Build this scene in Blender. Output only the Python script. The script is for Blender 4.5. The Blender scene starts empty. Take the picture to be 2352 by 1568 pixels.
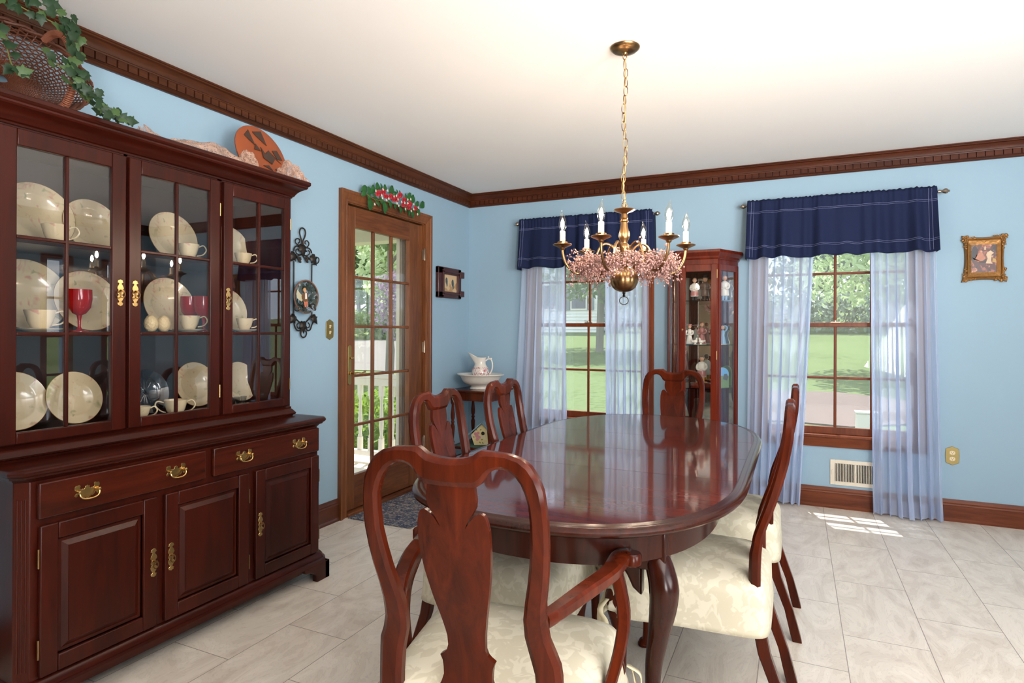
import bpy, bmesh, math, random
from mathutils import Vector, Matrix, noise
from math import sin, cos, pi, radians, sqrt

SC = bpy.context.scene
COL = SC.collection
random.seed(7)

# ---------------------------------------------------------------- camera
YAW, ROLL, FPX, CAMH, SY = 0.4369, 0.0042, 1395.1, 1.2241, -24.1
cam_d = bpy.data.cameras.new('camera')
cam = bpy.data.objects.new('camera', cam_d)
COL.objects.link(cam)
cam_d.sensor_fit = 'HORIZONTAL'
cam_d.sensor_width = 36.0
cam_d.lens = 36.0 * FPX / 2352.0
cam_d.shift_y = SY / 2352.0
cam_d.clip_start = 0.02
cam_d.clip_end = 400
cam.matrix_world = (Matrix.Translation((0, 0, CAMH)) @ Matrix.Rotation(YAW, 4, 'Z')
                    @ Matrix.Rotation(pi / 2, 4, 'X') @ Matrix.Rotation(ROLL, 4, 'Z'))
SC.camera = cam

# ---------------------------------------------------------------- view, world, sun, area lights
SC.view_settings.view_transform = 'Standard'
SC.view_settings.look = 'None'
SC.view_settings.gamma = 1.0
SC.view_settings.use_curve_mapping = False
SC.view_settings.exposure = 0.56

world = bpy.data.worlds.new('sky')
SC.world = world
world.use_nodes = True
wn = world.node_tree.nodes
wn['Background'].inputs[0].default_value = (0.80, 0.90, 1.0, 1)
wn['Background'].inputs[1].default_value = 2.0

sun_d = bpy.data.lights.new('sun', 'SUN')
sun_d.energy = 8.5
sun_d.angle = radians(0.5)
sun_d.color = (1.0, 0.96, 0.88)
sun = bpy.data.objects.new('sun', sun_d)
COL.objects.link(sun)
sun.rotation_mode = 'QUATERNION'
sun.rotation_quaternion = Vector((0.098, -0.318, -1.0)).to_track_quat('-Z', 'Y')


def area(name, loc, aim, sx, sy, power, color, spread=180):
    d = bpy.data.lights.new(name, 'AREA')
    d.shape = 'RECTANGLE'
    d.size = sx
    d.size_y = sy
    d.energy = power
    d.color = color
    d.spread = radians(spread)
    o = bpy.data.objects.new(name, d)
    COL.objects.link(o)
    o.location = loc
    o.rotation_mode = 'QUATERNION'
    o.rotation_quaternion = Vector(aim).to_track_quat('-Z', 'Z')
    return o


# added fill lamps at invented openings, aimed up to bounce off the ceiling
area('fill_rear', (1.83, -1.93, 1.25), (-0.3, 1.0, 0.95), 0.9, 1.9, 122, (1.0, 0.975, 0.95), 115)
area('fill_right', (2.33, 0.3, 1.45), (-0.75, 0.5, 0.85), 2.0, 1.3, 80, (1.0, 0.975, 0.95), 130)

# ---------------------------------------------------------------- materials


def C(r, g, b):
    def f(c):
        c = c / 255.0
        return c / 12.92 if c <= 0.04045 else ((c + 0.055) / 1.055) ** 2.4
    return (f(r), f(g), f(b), 1.0)


def newmat(name):
    m = bpy.data.materials.new(name)
    m.use_nodes = True
    nt = m.node_tree
    return m, nt, nt.nodes['Principled BSDF'], nt.nodes['Material Output']


def simple(name, col, rough=0.5, metal=0.0, coat=0.0, emit=0, noise_amt=0.0, nscale=20, spec=0.5, bump=0.0):
    m, nt, p, out = newmat(name)
    p.inputs['Base Color'].default_value = col
    p.inputs['Roughness'].default_value = rough
    p.inputs['Metallic'].default_value = metal
    p.inputs['Coat Weight'].default_value = coat
    p.inputs['Specular IOR Level'].default_value = spec
    if emit:
        p.inputs['Emission Color'].default_value = col
        p.inputs['Emission Strength'].default_value = emit
    if noise_amt or bump:
        tc = nt.nodes.new('ShaderNodeTexCoord')
        n = nt.nodes.new('ShaderNodeTexNoise')
        n.inputs['Scale'].default_value = nscale
        n.inputs['Detail'].default_value = 4
        nt.links.new(tc.outputs['Object'], n.inputs['Vector'])
        if noise_amt:
            mx = nt.nodes.new('ShaderNodeMix')
            mx.data_type = 'RGBA'
            mx.inputs[6].default_value = tuple(c * (1 - noise_amt) for c in col[:3]) + (1,)
            mx.inputs[7].default_value = tuple(min(1, c * (1 + noise_amt)) for c in col[:3]) + (1,)
            nt.links.new(n.outputs['Fac'], mx.inputs[0])
            nt.links.new(mx.outputs[2], p.inputs['Base Color'])
        if bump:
            b = nt.nodes.new('ShaderNodeBump')
            b.inputs['Strength'].default_value = bump
            b.inputs['Distance'].default_value = 0.01
            nt.links.new(n.outputs['Fac'], b.inputs['Height'])
            nt.links.new(b.outputs[0], p.inputs['Normal'])
    return m


def wood(name, dark, light, axis='Z', rough=0.28, scale=9.0, coat=0.25, contrast=1.0, spec=0.5):
    m, nt, p, out = newmat(name)
    tc = nt.nodes.new('ShaderNodeTexCoord')
    mp = nt.nodes.new('ShaderNodeMapping')
    s = {'X': (0.09, 1, 1), 'Y': (1, 0.09, 1), 'Z': (1, 1, 0.09)}[axis]
    mp.inputs['Scale'].default_value = s
    n1 = nt.nodes.new('ShaderNodeTexNoise')
    n1.inputs['Scale'].default_value = scale * 4
    n1.inputs['Detail'].default_value = 8
    n1.inputs['Roughness'].default_value = 0.65
    n1.inputs['Distortion'].default_value = 0.8
    n2 = nt.nodes.new('ShaderNodeTexNoise')
    n2.inputs['Scale'].default_value = scale * 0.6
    n2.inputs['Detail'].default_value = 3
    mix = nt.nodes.new('ShaderNodeMath')
    mix.operation = 'MULTIPLY_ADD'
    mix.inputs[1].default_value = 0.55
    mm = nt.nodes.new('ShaderNodeMath')
    mm.operation = 'MULTIPLY'
    mm.inputs[1].default_value = 0.45
    cr = nt.nodes.new('ShaderNodeValToRGB')
    d = 0.16 / contrast
    cr.color_ramp.elements[0].position = 0.5 - d
    cr.color_ramp.elements[1].position = 0.5 + d
    cr.color_ramp.elements[0].color = dark
    cr.color_ramp.elements[1].color = light
    L = nt.links.new
    L(tc.outputs['Object'], mp.inputs['Vector'])
    L(mp.outputs[0], n1.inputs['Vector'])
    L(mp.outputs[0], n2.inputs['Vector'])
    L(n2.outputs['Fac'], mm.inputs[0])
    L(n1.outputs['Fac'], mix.inputs[0])
    L(mm.outputs[0], mix.inputs[2])
    L(mix.outputs[0], cr.inputs[0])
    L(cr.outputs[0], p.inputs['Base Color'])
    p.inputs['Roughness'].default_value = rough
    p.inputs['Coat Weight'].default_value = coat
    p.inputs['Coat Roughness'].default_value = 0.12
    p.inputs['Specular IOR Level'].default_value = spec
    return m


def glassmat(name, tint=(1, 1, 1, 1), ior=1.5, boost=1.0, rough=0.0):
    m, nt, p, out = newmat(name)
    nt.nodes.remove(p)
    t = nt.nodes.new('ShaderNodeBsdfTransparent')
    t.inputs[0].default_value = tint
    g = nt.nodes.new('ShaderNodeBsdfGlossy')
    g.inputs['Roughness'].default_value = rough
    fr = nt.nodes.new('ShaderNodeFresnel')
    geo = nt.nodes.new('ShaderNodeNewGeometry')
    io = nt.nodes.new('ShaderNodeMix')          # the same reflectance on both faces of a thin pane
    io.data_type = 'FLOAT'
    io.inputs[2].default_value = ior
    io.inputs[3].default_value = 1.0 / ior
    nt.links.new(geo.outputs['Backfacing'], io.inputs[0])
    nt.links.new(io.outputs[0], fr.inputs[0])
    mu = nt.nodes.new('ShaderNodeMath')
    mu.operation = 'MULTIPLY'
    mu.use_clamp = True
    mu.inputs[1].default_value = boost
    mx = nt.nodes.new('ShaderNodeMixShader')
    L = nt.links.new
    L(fr.outputs[0], mu.inputs[0])
    L(mu.outputs[0], mx.inputs[0])
    L(t.outputs[0], mx.inputs[1])
    L(g.outputs[0], mx.inputs[2])
    L(mx.outputs[0], out.inputs[0])
    return m


def sheermat(name, col, opacity):
    m, nt, p, out = newmat(name)
    nt.nodes.remove(p)
    t = nt.nodes.new('ShaderNodeBsdfTransparent')
    t.inputs[0].default_value = (0.93, 0.96, 1, 1)
    tr = nt.nodes.new('ShaderNodeBsdfTranslucent')
    tr.inputs[0].default_value = col
    df = nt.nodes.new('ShaderNodeBsdfDiffuse')
    df.inputs[0].default_value = col
    a = nt.nodes.new('ShaderNodeMixShader')
    a.inputs[0].default_value = 0.5
    b = nt.nodes.new('ShaderNodeMixShader')
    lw = nt.nodes.new('ShaderNodeLayerWeight')
    lw.inputs[0].default_value = 0.5
    mr = nt.nodes.new('ShaderNodeMapRange')
    mr.inputs[1].default_value = 0.0
    mr.inputs[2].default_value = 0.9
    mr.inputs[3].default_value = opacity
    mr.inputs[4].default_value = min(1, opacity + 0.5)
    L = nt.links.new
    L(lw.outputs['Facing'], mr.inputs[0])
    L(mr.outputs[0], b.inputs[0])
    L(tr.outputs[0], a.inputs[1])
    L(df.outputs[0], a.inputs[2])
    L(t.outputs[0], b.inputs[1])
    L(a.outputs[0], b.inputs[2])
    L(b.outputs[0], out.inputs[0])
    return m


def lacenet(m):
    """open net with denser scrollwork"""
    nt = m.node_tree
    N, L = nt.nodes.new, nt.links.new
    tc = N('ShaderNodeTexCoord')
    v = N('ShaderNodeTexVoronoi'); v.feature = 'DISTANCE_TO_EDGE'; v.inputs['Scale'].default_value = 75
    n = N('ShaderNodeTexNoise'); n.inputs['Scale'].default_value = 45; n.inputs['Distortion'].default_value = 2.0
    L(tc.outputs['Object'], v.inputs['Vector']); L(tc.outputs['Object'], n.inputs['Vector'])
    a = N('ShaderNodeMapRange'); a.inputs[1].default_value = .06; a.inputs[2].default_value = .16; a.inputs[3].default_value = .9; a.inputs[4].default_value = .30
    b = N('ShaderNodeMapRange'); b.inputs[1].default_value = .50; b.inputs[2].default_value = .56; b.inputs[3].default_value = 0; b.inputs[4].default_value = .85
    mx = N('ShaderNodeMath'); mx.operation = 'MAXIMUM'
    L(v.outputs['Distance'], a.inputs[0]); L(n.outputs['Fac'], b.inputs[0])
    L(a.outputs[0], mx.inputs[0]); L(b.outputs[0], mx.inputs[1])
    fin = [l.from_node for l in nt.links if l.to_node.type == 'OUTPUT_MATERIAL'][0]
    L(mx.outputs[0], fin.inputs[0])


def leafmat(name, col, transl=0.4, rough=0.5):
    m, nt, p, out = newmat(name)
    tc = nt.nodes.new('ShaderNodeTexCoord')
    n = nt.nodes.new('ShaderNodeTexNoise')
    n.inputs['Scale'].default_value = 6
    mx = nt.nodes.new('ShaderNodeMix')
    mx.data_type = 'RGBA'
    mx.inputs[6].default_value = tuple(c * 0.6 for c in col[:3]) + (1,)
    mx.inputs[7].default_value = tuple(min(1, c * 1.4) for c in col[:3]) + (1,)
    tr = nt.nodes.new('ShaderNodeBsdfTranslucent')
    ms = nt.nodes.new('ShaderNodeMixShader')
    ms.inputs[0].default_value = transl
    L = nt.links.new
    L(tc.outputs['Object'], n.inputs['Vector'])
    L(n.outputs['Fac'], mx.inputs[0])
    L(mx.outputs[2], p.inputs['Base Color'])
    L(mx.outputs[2], tr.inputs[0])
    p.inputs['Roughness'].default_value = rough
    L(p.outputs[0], ms.inputs[1])
    L(tr.outputs[0], ms.inputs[2])
    L(ms.outputs[0], out.inputs[0])
    return m


def pattern(name, base, motifs, scale, rough=0.3, coat=0.3, thr=0.56, soft=0.05, stretch=(1, 1, 1)):
    """a glazed or woven ground with blotchy motifs; motifs = [(colour, seed offset), ...]"""
    m, nt, p, out = newmat(name)
    L = nt.links.new
    tc = nt.nodes.new('ShaderNodeTexCoord')
    prev = None
    for i, (c, off, sc, th) in enumerate(motifs):
        mp = nt.nodes.new('ShaderNodeMapping')
        mp.inputs['Location'].default_value = (off, off * 1.7, off * 0.6)
        mp.inputs['Scale'].default_value = stretch
        n = nt.nodes.new('ShaderNodeTexNoise')
        n.inputs['Scale'].default_value = sc * scale
        n.inputs['Detail'].default_value = 2.5
        n.inputs['Distortion'].default_value = 1.0
        mr = nt.nodes.new('ShaderNodeMapRange')
        mr.inputs[1].default_value = th
        mr.inputs[2].default_value = th + soft
        mx = nt.nodes.new('ShaderNodeMix')
        mx.data_type = 'RGBA'
        L(tc.outputs['Object'], mp.inputs['Vector'])
        L(mp.outputs[0], n.inputs['Vector'])
        L(n.outputs['Fac'], mr.inputs[0])
        L(mr.outputs[0], mx.inputs[0])
        if prev is None:
            mx.inputs[6].default_value = base
        else:
            L(prev, mx.inputs[6])
        mx.inputs[7].default_value = c
        prev = mx.outputs[2]
    L(prev, p.inputs['Base Color'])
    p.inputs['Roughness'].default_value = rough
    p.inputs['Coat Weight'].default_value = coat
    return m


M = {}
M['wall'] = simple('blue_paint', C(150, 178, 196), 0.65, noise_amt=0.02, nscale=3, spec=0.3)
M['rearwall'] = simple('rear_wall_dimmed', C(128, 108, 84), 0.7)  # unseen wall, colour darkened to keep pale haze out of the wood reflections
M['ceiling'] = simple('ceiling_paint', C(244, 240, 236), 0.8, spec=0.2)
M['cherry'] = wood('cherry_cabinet', C(26, 5, 2), C(66, 19, 8), 'Z', 0.28, 7, 0.0, 1, 0.26)
M['cherry_h'] = wood('cherry_rail', C(26, 5, 2), C(66, 19, 8), 'Y', 0.28, 7, 0.0, 1, 0.28)
M['cherry_drawer'] = wood('cherry_drawer_front', C(30, 7, 3), C(82, 27, 12), 'Y', 0.26, 8, 0.0, 1, 0.3)
M['chairwood'] = wood('chair_mahogany', C(38, 10, 4), C(96, 34, 14), 'Z', 0.2, 8, 0.0, 1, 0.18)
M['tabletop'] = wood('table_mahogany', C(50, 10, 4), C(96, 24, 9), 'X', 0.3, 7, 1.0, 1, 0.1)
M['tabletop'].node_tree.nodes['Principled BSDF'].inputs['Coat Roughness'].default_value = 0.06
M['tabletop'].node_tree.nodes['Principled BSDF'].inputs['Coat IOR'].default_value = 2.05
M['tableleg'] = wood('table_leg_mahogany', C(30, 9, 5), C(64, 23, 11), 'Z', 0.2, 8, 0.0, 1, 0.3)
M['curio'] = wood('curio_cherry', C(66, 17, 8), C(112, 38, 18), 'Z', 0.27, 7, 0.0, 1, 0.28)
M['oak'] = wood('door_oak', C(76, 40, 20), C(136, 82, 46), 'Z', 0.4, 12, 0.0, 1.0, 0.35)
M['oak_h'] = wood('door_oak_rail', C(72, 36, 18), C(132, 78, 43), 'Y', 0.4, 12, 0.0, 1.0, 0.35)
M['trimw'] = wood('crown_wood', C(44, 21, 11), C(92, 50, 28), 'Y', 0.36, 10, 0.0, 1, 0.22)
M['trimx'] = wood('crown_wood_back', C(48, 21, 11), C(94, 46, 25), 'X', 0.36, 10, 0.0, 1, 0.22)
M['basex'] = wood('baseboard_back_wood', C(70, 30, 13), C(128, 64, 32), 'X', 0.36, 8, 0.0, 1, 0.25)
M['basey'] = wood('baseboard_left_wood', C(56, 28, 18), C(94, 50, 32), 'Y', 0.36, 8, 0.05, 1, 0.35)
M['winwood'] = wood('window_wood', C(84, 36, 16), C(132, 66, 34), 'Z', 0.35, 10, 0.0, 1, 0.25)
M['brass'] = simple('polished_brass', C(206, 172, 112), 0.25, 1.0)
M['aged'] = simple('antique_brass', C(142, 110, 74), 0.3, 1.0, noise_amt=0.2, nscale=14)
M['dullbrass'] = simple('dull_brass_plate', C(150, 132, 84), 0.42, 0.8)
M['iron'] = simple('bronze_iron', C(58, 52, 48), 0.45, 0.7, noise_amt=0.3, nscale=60)
M['darkiron'] = simple('black_iron', C(36, 30, 30), 0.4, 0.6)
M['silver'] = simple('tarnished_silver', C(160, 145, 128), 0.3, 0.9)
M['white'] = simple('white_enamel', C(228, 222, 212), 0.4)
M['candle'] = simple('candle_sleeve', C(240, 228, 210), 0.45)
M['ceramic'] = simple('white_ironstone', C(228, 221, 210), 0.15, coat=0.5)
M['cream'] = simple('cream_china', C(214, 196, 160), 0.2, coat=0.5)
M['plate'] = pattern('floral_china', C(216, 198, 162), [(C(206, 158, 136), 1.3, 1.0, 0.60), (C(170, 166, 126), 5.1, 1.2, 0.62)], 19, 0.15, 0.5, soft=0.1)
M['transfer'] = pattern('red_transferware', C(228, 220, 210), [(C(178, 92, 104), 2.0, 1.0, 0.55), (C(222, 190, 186), 6.0, 1.7, 0.6)], 60, 0.15, 0.5, soft=0.02)
M['glass'] = glassmat('window_glass')
M['cabglass'] = glassmat('cabinet_glass', ior=1.55, boost=1.25)
M['greenglass'] = glassmat('green_edge_glass', (0.80, 0.93, 0.88, 1), boost=1.5)
M['crystal'] = glassmat('crystal_glass', (0.93, 0.95, 0.97, 1), 1.6, 2.5, 0.05)
M['ruby'] = simple('ruby_glass', C(170, 0, 8), 0.05)
M['ruby'].node_tree.nodes['Principled BSDF'].inputs['Transmission Weight'].default_value = 0.2
M['darkglass'] = simple('dark_cut_glass', C(24, 24, 30), 0.06, coat=1.0)
M['mirror'] = simple('mirror', (0.8, 0.82, 0.8, 1), 0.02, 1.0)
M['navy'] = simple('navy_cotton', C(26, 35, 66), 0.85, noise_amt=0.15, nscale=300, spec=0.2)
M['stitch'] = simple('pale_stitching', C(128, 134, 170), 0.9)
M['sheer'] = sheermat('blue_sheer', C(222, 232, 250), 0.50)
M['sheer_hem'] = sheermat('blue_sheer_hem', C(190, 204, 238), 0.75)
M['damask'] = pattern('cream_damask', C(206, 198, 174), [(C(219, 212, 190), 3.0, 1.0, 0.5)], 26, 0.75, 0.0, soft=0.05)
M['lining'] = simple('cream_lining', C(226, 214, 178), 0.85)
M['wicker'] = simple('brown_wicker', C(92, 50, 32), 0.55, noise_amt=0.35, nscale=40)
M['wicker_light'] = simple('reddish_handle_wrap', C(150, 88, 62), 0.55, noise_amt=0.3, nscale=60)
M['ivy'] = leafmat('ivy_leaf', C(26, 56, 26), 0.15)
M['ivy_light'] = leafmat('variegated_ivy_leaf', C(66, 92, 46), 0.15)
M['stem'] = simple('green_stem', C(98, 104, 52), 0.6)
M['lace'] = sheermat('peach_lace', C(236, 200, 178), 0.35)
lacenet(M['lace'])
M['clay'] = simple('painted_clay', C(150, 74, 38), 0.45, noise_amt=0.2, nscale=8)
M['claydark'] = simple('dark_clay_motif', C(66, 44, 34), 0.5)
M['silkleaf'] = leafmat('silk_leaf', C(42, 96, 44), 0.15)
M['redpetal'] = simple('red_silk', C(168, 16, 34), 0.6, noise_amt=0.3, nscale=60)
M['whitepetal'] = simple('white_silk', C(235, 226, 208), 0.6)
M['berry'] = simple('pink_berry', C(184, 140, 132), 0.4, noise_amt=0.5, nscale=50)
M['twig'] = simple('brown_twig', C(120, 92, 78), 0.7)
M['gold'] = simple('gilt_frame', C(142, 100, 52), 0.4, 0.6, noise_amt=0.3, nscale=60, bump=0.3)
M['darkframe'] = simple('dark_carved_frame', C(66, 26, 24), 0.35, noise_amt=0.3, nscale=40)
M['paper'] = pattern('yellowed_print', C(206, 176, 136), [(C(176, 140, 98), 2.0, 1.0, 0.55)], 10, 0.6, 0)
M['greyink'] = simple('grey_ink', C(70, 82, 84), 0.7)
M['painting'] = pattern('brown_painting', C(78, 36, 28), [(C(152, 84, 62), 1.0, 1.0, 0.5), (C(196, 142, 108), 4.2, 1.5, 0.58), (C(40, 24, 26), 8.0, 1.0, 0.58)], 24, 0.4, 0.2, soft=0.08)
M['ivory'] = simple('ivory_plastic', C(226, 206, 168), 0.4)
M['black'] = simple('black_void', C(14, 12, 12), 0.6)
M['vent'] = simple('vent_enamel', C(224, 214, 196), 0.45)
M['rug'] = pattern('rug_pattern', C(84, 94, 112), [(C(158, 150, 142), 1.0, 1.0, 0.5), (C(112, 90, 84), 3.0, 1.3, 0.57), (C(56, 66, 92), 6.0, 0.8, 0.55)], 40, 0.95, 0, soft=0.04)
M['rugborder'] = pattern('rug_border_pattern', C(62, 70, 92), [(C(150, 148, 146), 2.0, 1.0, 0.52)], 60, 0.95, 0, soft=0.03)
M['bhyellow'] = pattern('birdhouse_paint', C(222, 206, 150), [(C(226, 214, 178), 2.0, 1.0, 0.55)], 14, 0.6, 0)
M['bhroof'] = simple('blue_grey_roof_paint', C(122, 148, 162), 0.6, noise_amt=0.2)
M['pink'] = simple('pink_paint', C(206, 140, 148), 0.6)
M['greenpaint'] = simple('green_paint', C(70, 104, 70), 0.7)
M['greencloth'] = simple('green_cloth', C(66, 98, 84), 0.9)
M['flesh'] = simple('painted_flesh', C(206, 160, 128), 0.4)
M['greycoat'] = simple('grey_glaze', C(120, 100, 88), 0.3)
M['rosecoat'] = simple('rose_glaze', C(176, 116, 110), 0.3)
M['bluecoat'] = simple('blue_glaze', C(120, 160, 190), 0.3)
M['whiteglaze'] = simple('white_glaze', C(226, 220, 208), 0.25)
M['hair'] = simple('auburn_glaze', C(150, 82, 50), 0.4)
M['amber'] = simple('amber_glaze', C(190, 130, 50), 0.3)
M['picplate'] = pattern('picture_plate', C(56, 66, 62), [(C(116, 130, 146), 1.0, 1.0, 0.52), (C(34, 44, 34), 4.0, 1.4, 0.52), (C(196, 190, 170), 7.0, 1.0, 0.64)], 22, 0.12, 0.7, soft=0.06)
M['picrim'] = simple('copper_rim', C(150, 108, 88), 0.3, 0.4)
M['porch'] = simple('porch_white', C(222, 212, 196), 0.6)
M['porchceil'] = simple('porch_ceiling_paint', C(196, 184, 160), 0.7)
M['storm'] = simple('storm_door_beige', C(196, 190, 172), 0.5)
M['bark'] = simple('grey_bark', C(112, 106, 96), 0.9, noise_amt=0.35, nscale=6)
M['drive'] = simple('driveway_gravel', C(98, 94, 90), 0.9, noise_amt=0.12, nscale=2)
M['siding'] = simple('white_siding', C(226, 224, 214), 0.7)
M['shutter'] = simple('grey_shutter', C(116, 122, 124), 0.6)
M['roofshingle'] = simple('grey_shingle', C(96, 96, 98), 0.8)
M['mulch'] = simple('pinkish_mulch', C(98, 80, 73), 0.95, noise_amt=0.3, nscale=12)
M['acbox'] = simple('beige_box', C(206, 198, 186), 0.6)
M['tree1'] = leafmat('tree_leaves', C(112, 134, 84), 0.45)
M['tree2'] = leafmat('pale_tree_leaves', C(196, 210, 162), 0.55)
M['tree3'] = leafmat('dark_tree_leaves', C(126, 142, 118), 0.4)
M['shrubleaf'] = leafmat('bright_shrub_leaves', C(128, 156, 66), 0.5)
M['screen'] = sheermat('insect_screen', C(176, 180, 178), 0.12)
for _l in list(M['screen'].node_tree.links):
    if _l.from_node.type == 'MAP_RANGE':
        _s = _l.to_socket
        M['screen'].node_tree.links.remove(_l)
        _s.default_value = 0.12
M['blossom'] = leafmat('purple_blossom', C(150, 130, 148), 0.4)


def floormat():
    m, nt, p, out = newmat('stone_look_tile')
    L = nt.links.new
    N = nt.nodes.new
    geo = N('ShaderNodeNewGeometry')
    sep = N('ShaderNodeSeparateXYZ')
    L(geo.outputs['Position'], sep.inputs[0])
    ax = N('ShaderNodeMath'); ax.operation = 'ADD'; ax.inputs[1].default_value = -0.1 + 60.0
    ay = N('ShaderNodeMath'); ay.operation = 'ADD'; ay.inputs[1].default_value = -0.1785 + 0.2975 * 40
    L(sep.outputs['Y'], ax.inputs[0])
    L(sep.outputs['X'], ay.inputs[0])
    cmb = N('ShaderNodeCombineXYZ')
    L(ax.outputs[0], cmb.inputs[0])
    L(ay.outputs[0], cmb.inputs[1])
    br = N('ShaderNodeTexBrick')
    br.offset = 0.5
    br.offset_frequency = 2
    br.inputs['Scale'].default_value = 1.0
    br.inputs['Mortar Size'].default_value = 0.0017
    br.inputs['Mortar Smooth'].default_value = 0.2
    br.inputs['Brick Width'].default_value = 0.6
    br.inputs['Row Height'].default_value = 0.2975
    br.inputs['Color1'].default_value = (0, 0, 0, 1)
    br.inputs['Color2'].default_value = (1, 1, 1, 1)
    L(cmb.outputs[0], br.inputs['Vector'])
    # veins: strongly distorted noise running with the tile
    sc = N('ShaderNodeVectorMath'); sc.operation = 'MULTIPLY'
    sc.inputs[1].default_value = (1.1, 2.4, 1)
    L(cmb.outputs[0], sc.inputs[0])
    off = N('ShaderNodeVectorMath'); off.operation = 'MULTIPLY_ADD'
    off.inputs[1].default_value = (7, 3, 5)
    L(br.outputs['Color'], off.inputs[0])
    L(sc.outputs[0], off.inputs[2])
    n1 = N('ShaderNodeTexNoise')
    n1.inputs['Scale'].default_value = 2.2
    n1.inputs['Detail'].default_value = 9
    n1.inputs['Roughness'].default_value = 0.62
    n1.inputs['Distortion'].default_value = 2.4
    L(off.outputs[0], n1.inputs['Vector'])
    w = N('ShaderNodeMath'); w.operation = 'PINGPONG'; w.inputs[1].default_value = 0.045
    L(n1.outputs['Fac'], w.inputs[0])
    wr = N('ShaderNodeMapRange'); wr.inputs[1].default_value = 0; wr.inputs[2].default_value = 0.012
    wr.inputs[3].default_value = 0.75; wr.inputs[4].default_value = 1.0
    L(w.outputs[0], wr.inputs[0])
    cr = N('ShaderNodeValToRGB')
    e = cr.color_ramp.elements
    e[0].position = 0.30; e[0].color = C(204, 192, 178)
    e[1].position = 0.72; e[1].color = C(236, 228, 216)
    k = e.new(0.5); k.color = C(224, 215, 202)
    L(n1.outputs['Fac'], cr.inputs[0])
    hs = N('ShaderNodeMix'); hs.data_type = 'RGBA'; hs.blend_type = 'MULTIPLY'
    L(wr.outputs[0], hs.inputs[0])
    hs.inputs[0].default_value = 1.0
    vein = N('ShaderNodeMix'); vein.data_type = 'RGBA'
    vein.inputs[6].default_value = C(164, 148, 136)
    L(wr.outputs[0], vein.inputs[0])
    L(cr.outputs[0], vein.inputs[7])
    mx = N('ShaderNodeMix'); mx.data_type = 'RGBA'
    mx.inputs[7].default_value = C(146, 132, 122)
    L(br.outputs['Fac'], mx.inputs[0])
    L(vein.outputs[2], mx.inputs[6])
    nt.nodes.remove(hs)
    L(mx.outputs[2], p.inputs['Base Color'])
    p.inputs['Roughness'].default_value = 0.34
    return m


M['floor'] = floormat()


def grassmat():
    m, nt, p, out = newmat('mown_lawn')
    L = nt.links.new
    N = nt.nodes.new
    geo = N('ShaderNodeNewGeometry')
    n = N('ShaderNodeTexNoise'); n.inputs['Scale'].default_value = 0.28; n.inputs['Detail'].default_value = 6
    n2 = N('ShaderNodeTexNoise'); n2.inputs['Scale'].default_value = 9; n2.inputs['Detail'].default_value = 3
    L(geo.outputs['Position'], n.inputs['Vector']); L(geo.outputs['Position'], n2.inputs['Vector'])
    a = N('ShaderNodeMath'); a.operation = 'ADD'; L(n.outputs['Fac'], a.inputs[0]); L(n2.outputs['Fac'], a.inputs[1])
    cr = N('ShaderNodeValToRGB')
    cr.color_ramp.elements[0].position = 0.7; cr.color_ramp.elements[0].color = C(70, 84, 46)
    cr.color_ramp.elements[1].position = 1.0; cr.color_ramp.elements[1].color = C(98, 110, 72)
    L(a.outputs[0], cr.inputs[0]); L(cr.outputs[0], p.inputs['Base Color'])
    p.inputs['Roughness'].default_value = 1.0
    p.inputs['Specular IOR Level'].default_value = 0.0
    return m


M['grass'] = grassmat()


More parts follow.
